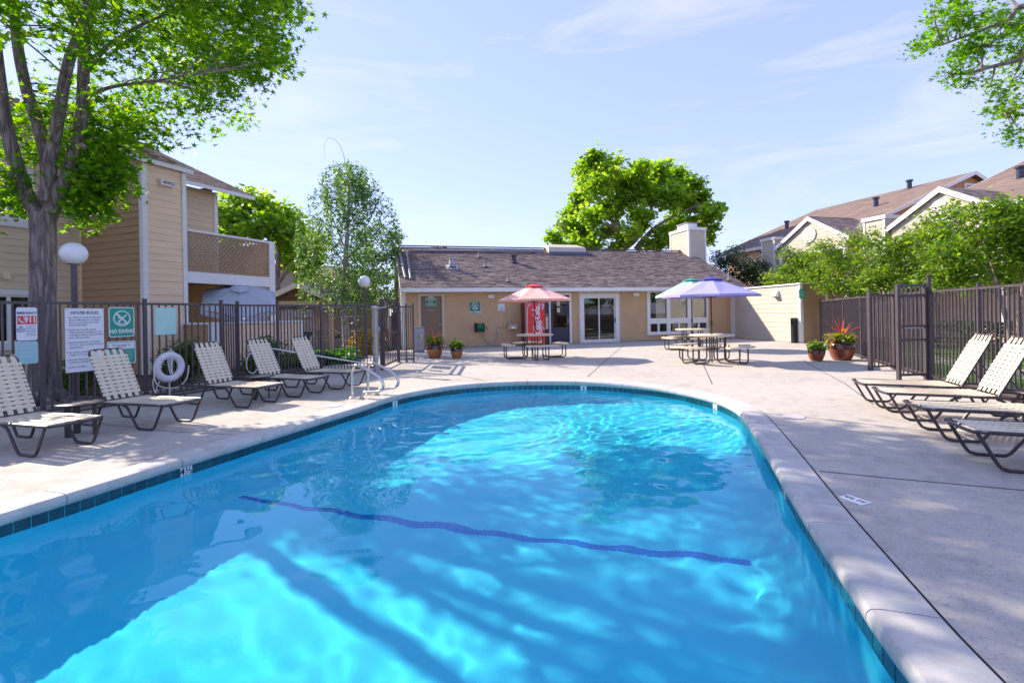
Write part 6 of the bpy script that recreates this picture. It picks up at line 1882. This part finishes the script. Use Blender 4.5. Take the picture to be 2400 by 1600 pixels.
# trees over the right fence
def myrtle(label, base, cls, trunks, leafs=.10, mat='leaf4', spread=.15, per=42):
    limbs = []
    for (dx, dy, h, r) in trunks:
        limbs.append([(base[0] + dx * .15, base[1] + dy * .15, -.04, r), (base[0] + dx * .4, base[1] + dy * .4, h * .45, r * .8), (base[0] + dx, base[1] + dy, h, r * .55), (base[0] + dx * 1.5, base[1] + dy * 1.4, h * 1.4, r * .25)])
    tree('crape_myrtle', label, 'tree', 'crape myrtles behind the right fence', limbs, cls, per, leafs, ('bark2', 'bark2', mat), OVAL, spread, hang=.1, tint_by_clump=.4)


def cls_from(lst, Y, dy):
    out = []
    for (px, py, r, n) in lst:
        v = at(px, py, Y + RNG.uniform(-dy, dy)); out.append((v.x, v.y, v.z, r, r, r * .8, n))
    return out


myrtle('leafy crape myrtle over the right fence at the frame edge', (11.8, 11.5),
       cls_from([(2230, 600, .5, 22), (2290, 560, .5, 24), (2340, 530, .5, 24), (2390, 500, .5, 24), (2260, 640, .45, 20), (2320, 610, .55, 28), (2380, 570, .55, 28), (2395, 640, .5, 20), (2350, 655, .4, 12), (2420, 540, .6, 24), (2240, 520, .35, 8), (2300, 500, .35, 8), (2345, 490, .3, 8), (2450, 600, .7, 30), (2470, 480, .6, 24), (2200, 650, .4, 14), (2285, 668, .35, 10)], 11.6, .8),
       [(.3, .1, 2.2, .06), (-.3, .2, 2.2, .06), (.0, -.3, 2.3, .05), (-.6, -.1, 2.0, .045), (.6, .2, 2.2, .05)])
myrtle('leafy crape myrtle behind the right fence above the narrow gate panel', (12.0, 15.2),
       cls_from([(2060, 610, .55, 26), (2110, 580, .55, 26), (2160, 560, .55, 26), (2210, 545, .5, 22), (2080, 650, .5, 22), (2140, 625, .6, 30), (2190, 600, .55, 26), (2030, 660, .45, 18), (2170, 660, .45, 18), (2180, 520, .3, 8), (2120, 660, .45, 16), (2040, 570, .3, 7), (2230, 590, .5, 20), (2240, 500, .3, 6)], 14.8, 1.0),
       [(.3, .1, 2.2, .06), (-.4, .2, 2.2, .06), (.0, -.3, 2.3, .05), (-.7, -.1, 2.0, .045)])
myrtle('leafy crape myrtle between the pale wall and the right fence', (13.3, 19.4),
       cls_from([(1960, 620, .6, 28), (2010, 610, .6, 28), (1920, 640, .6, 24), (1985, 650, .55, 24), (2040, 640, .5, 20), (1900, 600, .5, 14), (1950, 670, .5, 20), (2000, 680, .5, 18), (2060, 690, .4, 12), (2040, 560, .4, 9), (2000, 560, .4, 9), (1930, 580, .4, 10)], 19.0, 1.0),
       [(.4, .1, 2.2, .07), (-.5, .2, 2.2, .06), (.0, -.3, 2.3, .06)], .10, spread=.17)
myrtle('pale green crape myrtle behind the clubhouse wing wall', (14.0, 23.5),
       cls_from([(1880, 610, .6, 20), (1850, 640, .6, 20), (1820, 660, .6, 18), (1900, 640, .6, 20), (1870, 660, .6, 20), (1840, 600, .4, 8)], 23.0, .8),
       [(.4, .1, 2.0, .06), (-.5, .2, 2.0, .06)], .12, spread=.2)
myrtle('dark open shrub tree beside the chimney', (14.0, 29),
       cls_from([(1690, 620, .6, 16), (1720, 610, .6, 16), (1750, 630, .7, 22), (1700, 650, .6, 18), (1740, 660, .7, 22), (1770, 650, .6, 18), (1675, 600, .4, 6), (1730, 590, .4, 6), (1790, 670, .6, 16), (1780, 620, .4, 8)], 28.5, 1.0),
       [(.4, .1, 2.4, .06), (-.5, .2, 2.4, .06), (.0, -.4, 2.4, .06)], .13, 'leafdark', .22)

# shrubs, hedge and ground cover
shrub('boxwood_shrub', 'rounded green shrub behind the house rules board', 'shrub', (-8.0, 9.2, -.03), (.55, .5, .95), 2600, .06, 'leaf5')
shrub('boxwood_shrub', 'rounded green shrub behind the life ring', 'shrub', (-7.1, 10.6, -.03), (.75, .6, .95), 3400, .06, 'leaf5')
shrub('boxwood_shrub', 'olive shrub against the patio wall behind the fourth lounger', 'shrub', (-6.3, 12.6, -.03), (.7, .6, .85), 3000, .06, 'leaf5')
shrub('golden_shrub', 'golden yellow shrub beyond the left gate', 'shrub', (-5.5, 18.4, -.03), (.75, .6, .95), 2600, .09, 'leafyel')
gc = RNG.random((9000, 2)); gp_ = []
for u, v in gc:
    x = -7.4 + u * 3.5; y = 14.6 + v * 3.0 + .5 * (x + 5)
    if x > -4.6 - .25 * (y - 14): continue
    gp_.append((x, y, .05 + .28 * (.5 + .5 * math.sin(x * 3.1) * math.sin(y * 2.7)) * RNG.random()))
g2 = leaf_cloud('ground_cover', np.array(gp_), .13, 'leafgc', None, BROAD, up=1.0, hang=-.2)
g2['kind'] = 'stuff'; g2['label'] = 'bright green ground cover bed beyond the left fence'
hd = thing('hedge', 'clipped dark green hedge beyond the right fence', 'hedge', (13.3, 12.5, -.03), R(70))
P = RNG.random((9000, 3)) * np.array([9.0, .9, .95]) - np.array([4.5, .45, 0]); edge = np.maximum(np.abs(P[:, 1]) / .45, P[:, 2] / .95); P = P[(edge > .6) | (RNG.random(len(P)) < .2)]
leaf_cloud('foliage', P, .085, 'leafdark', hd, OVAL)
gr = RNG.random((16000, 2)); gp_ = []
for u, v in gr:
    y = 4.5 + v * 11; x = 7.0 + (y - 6.4) * .39 + .35 + u * 2.2
    if 9.0 + (y - 6.2) * .42 < x < 10.0 + (y - 6.2) * .42: continue
    gp_.append((x, y, -.02))
g3 = leaf_cloud('grass', np.array(gp_), .07, 'leafgc', None, np.array([(-.05, 0), (.05, 0), (.0, 1.0)]), up=-.2, hang=-1.5)
g3['kind'] = 'stuff'; g3['label'] = 'short green lawn grass beyond the right fence'
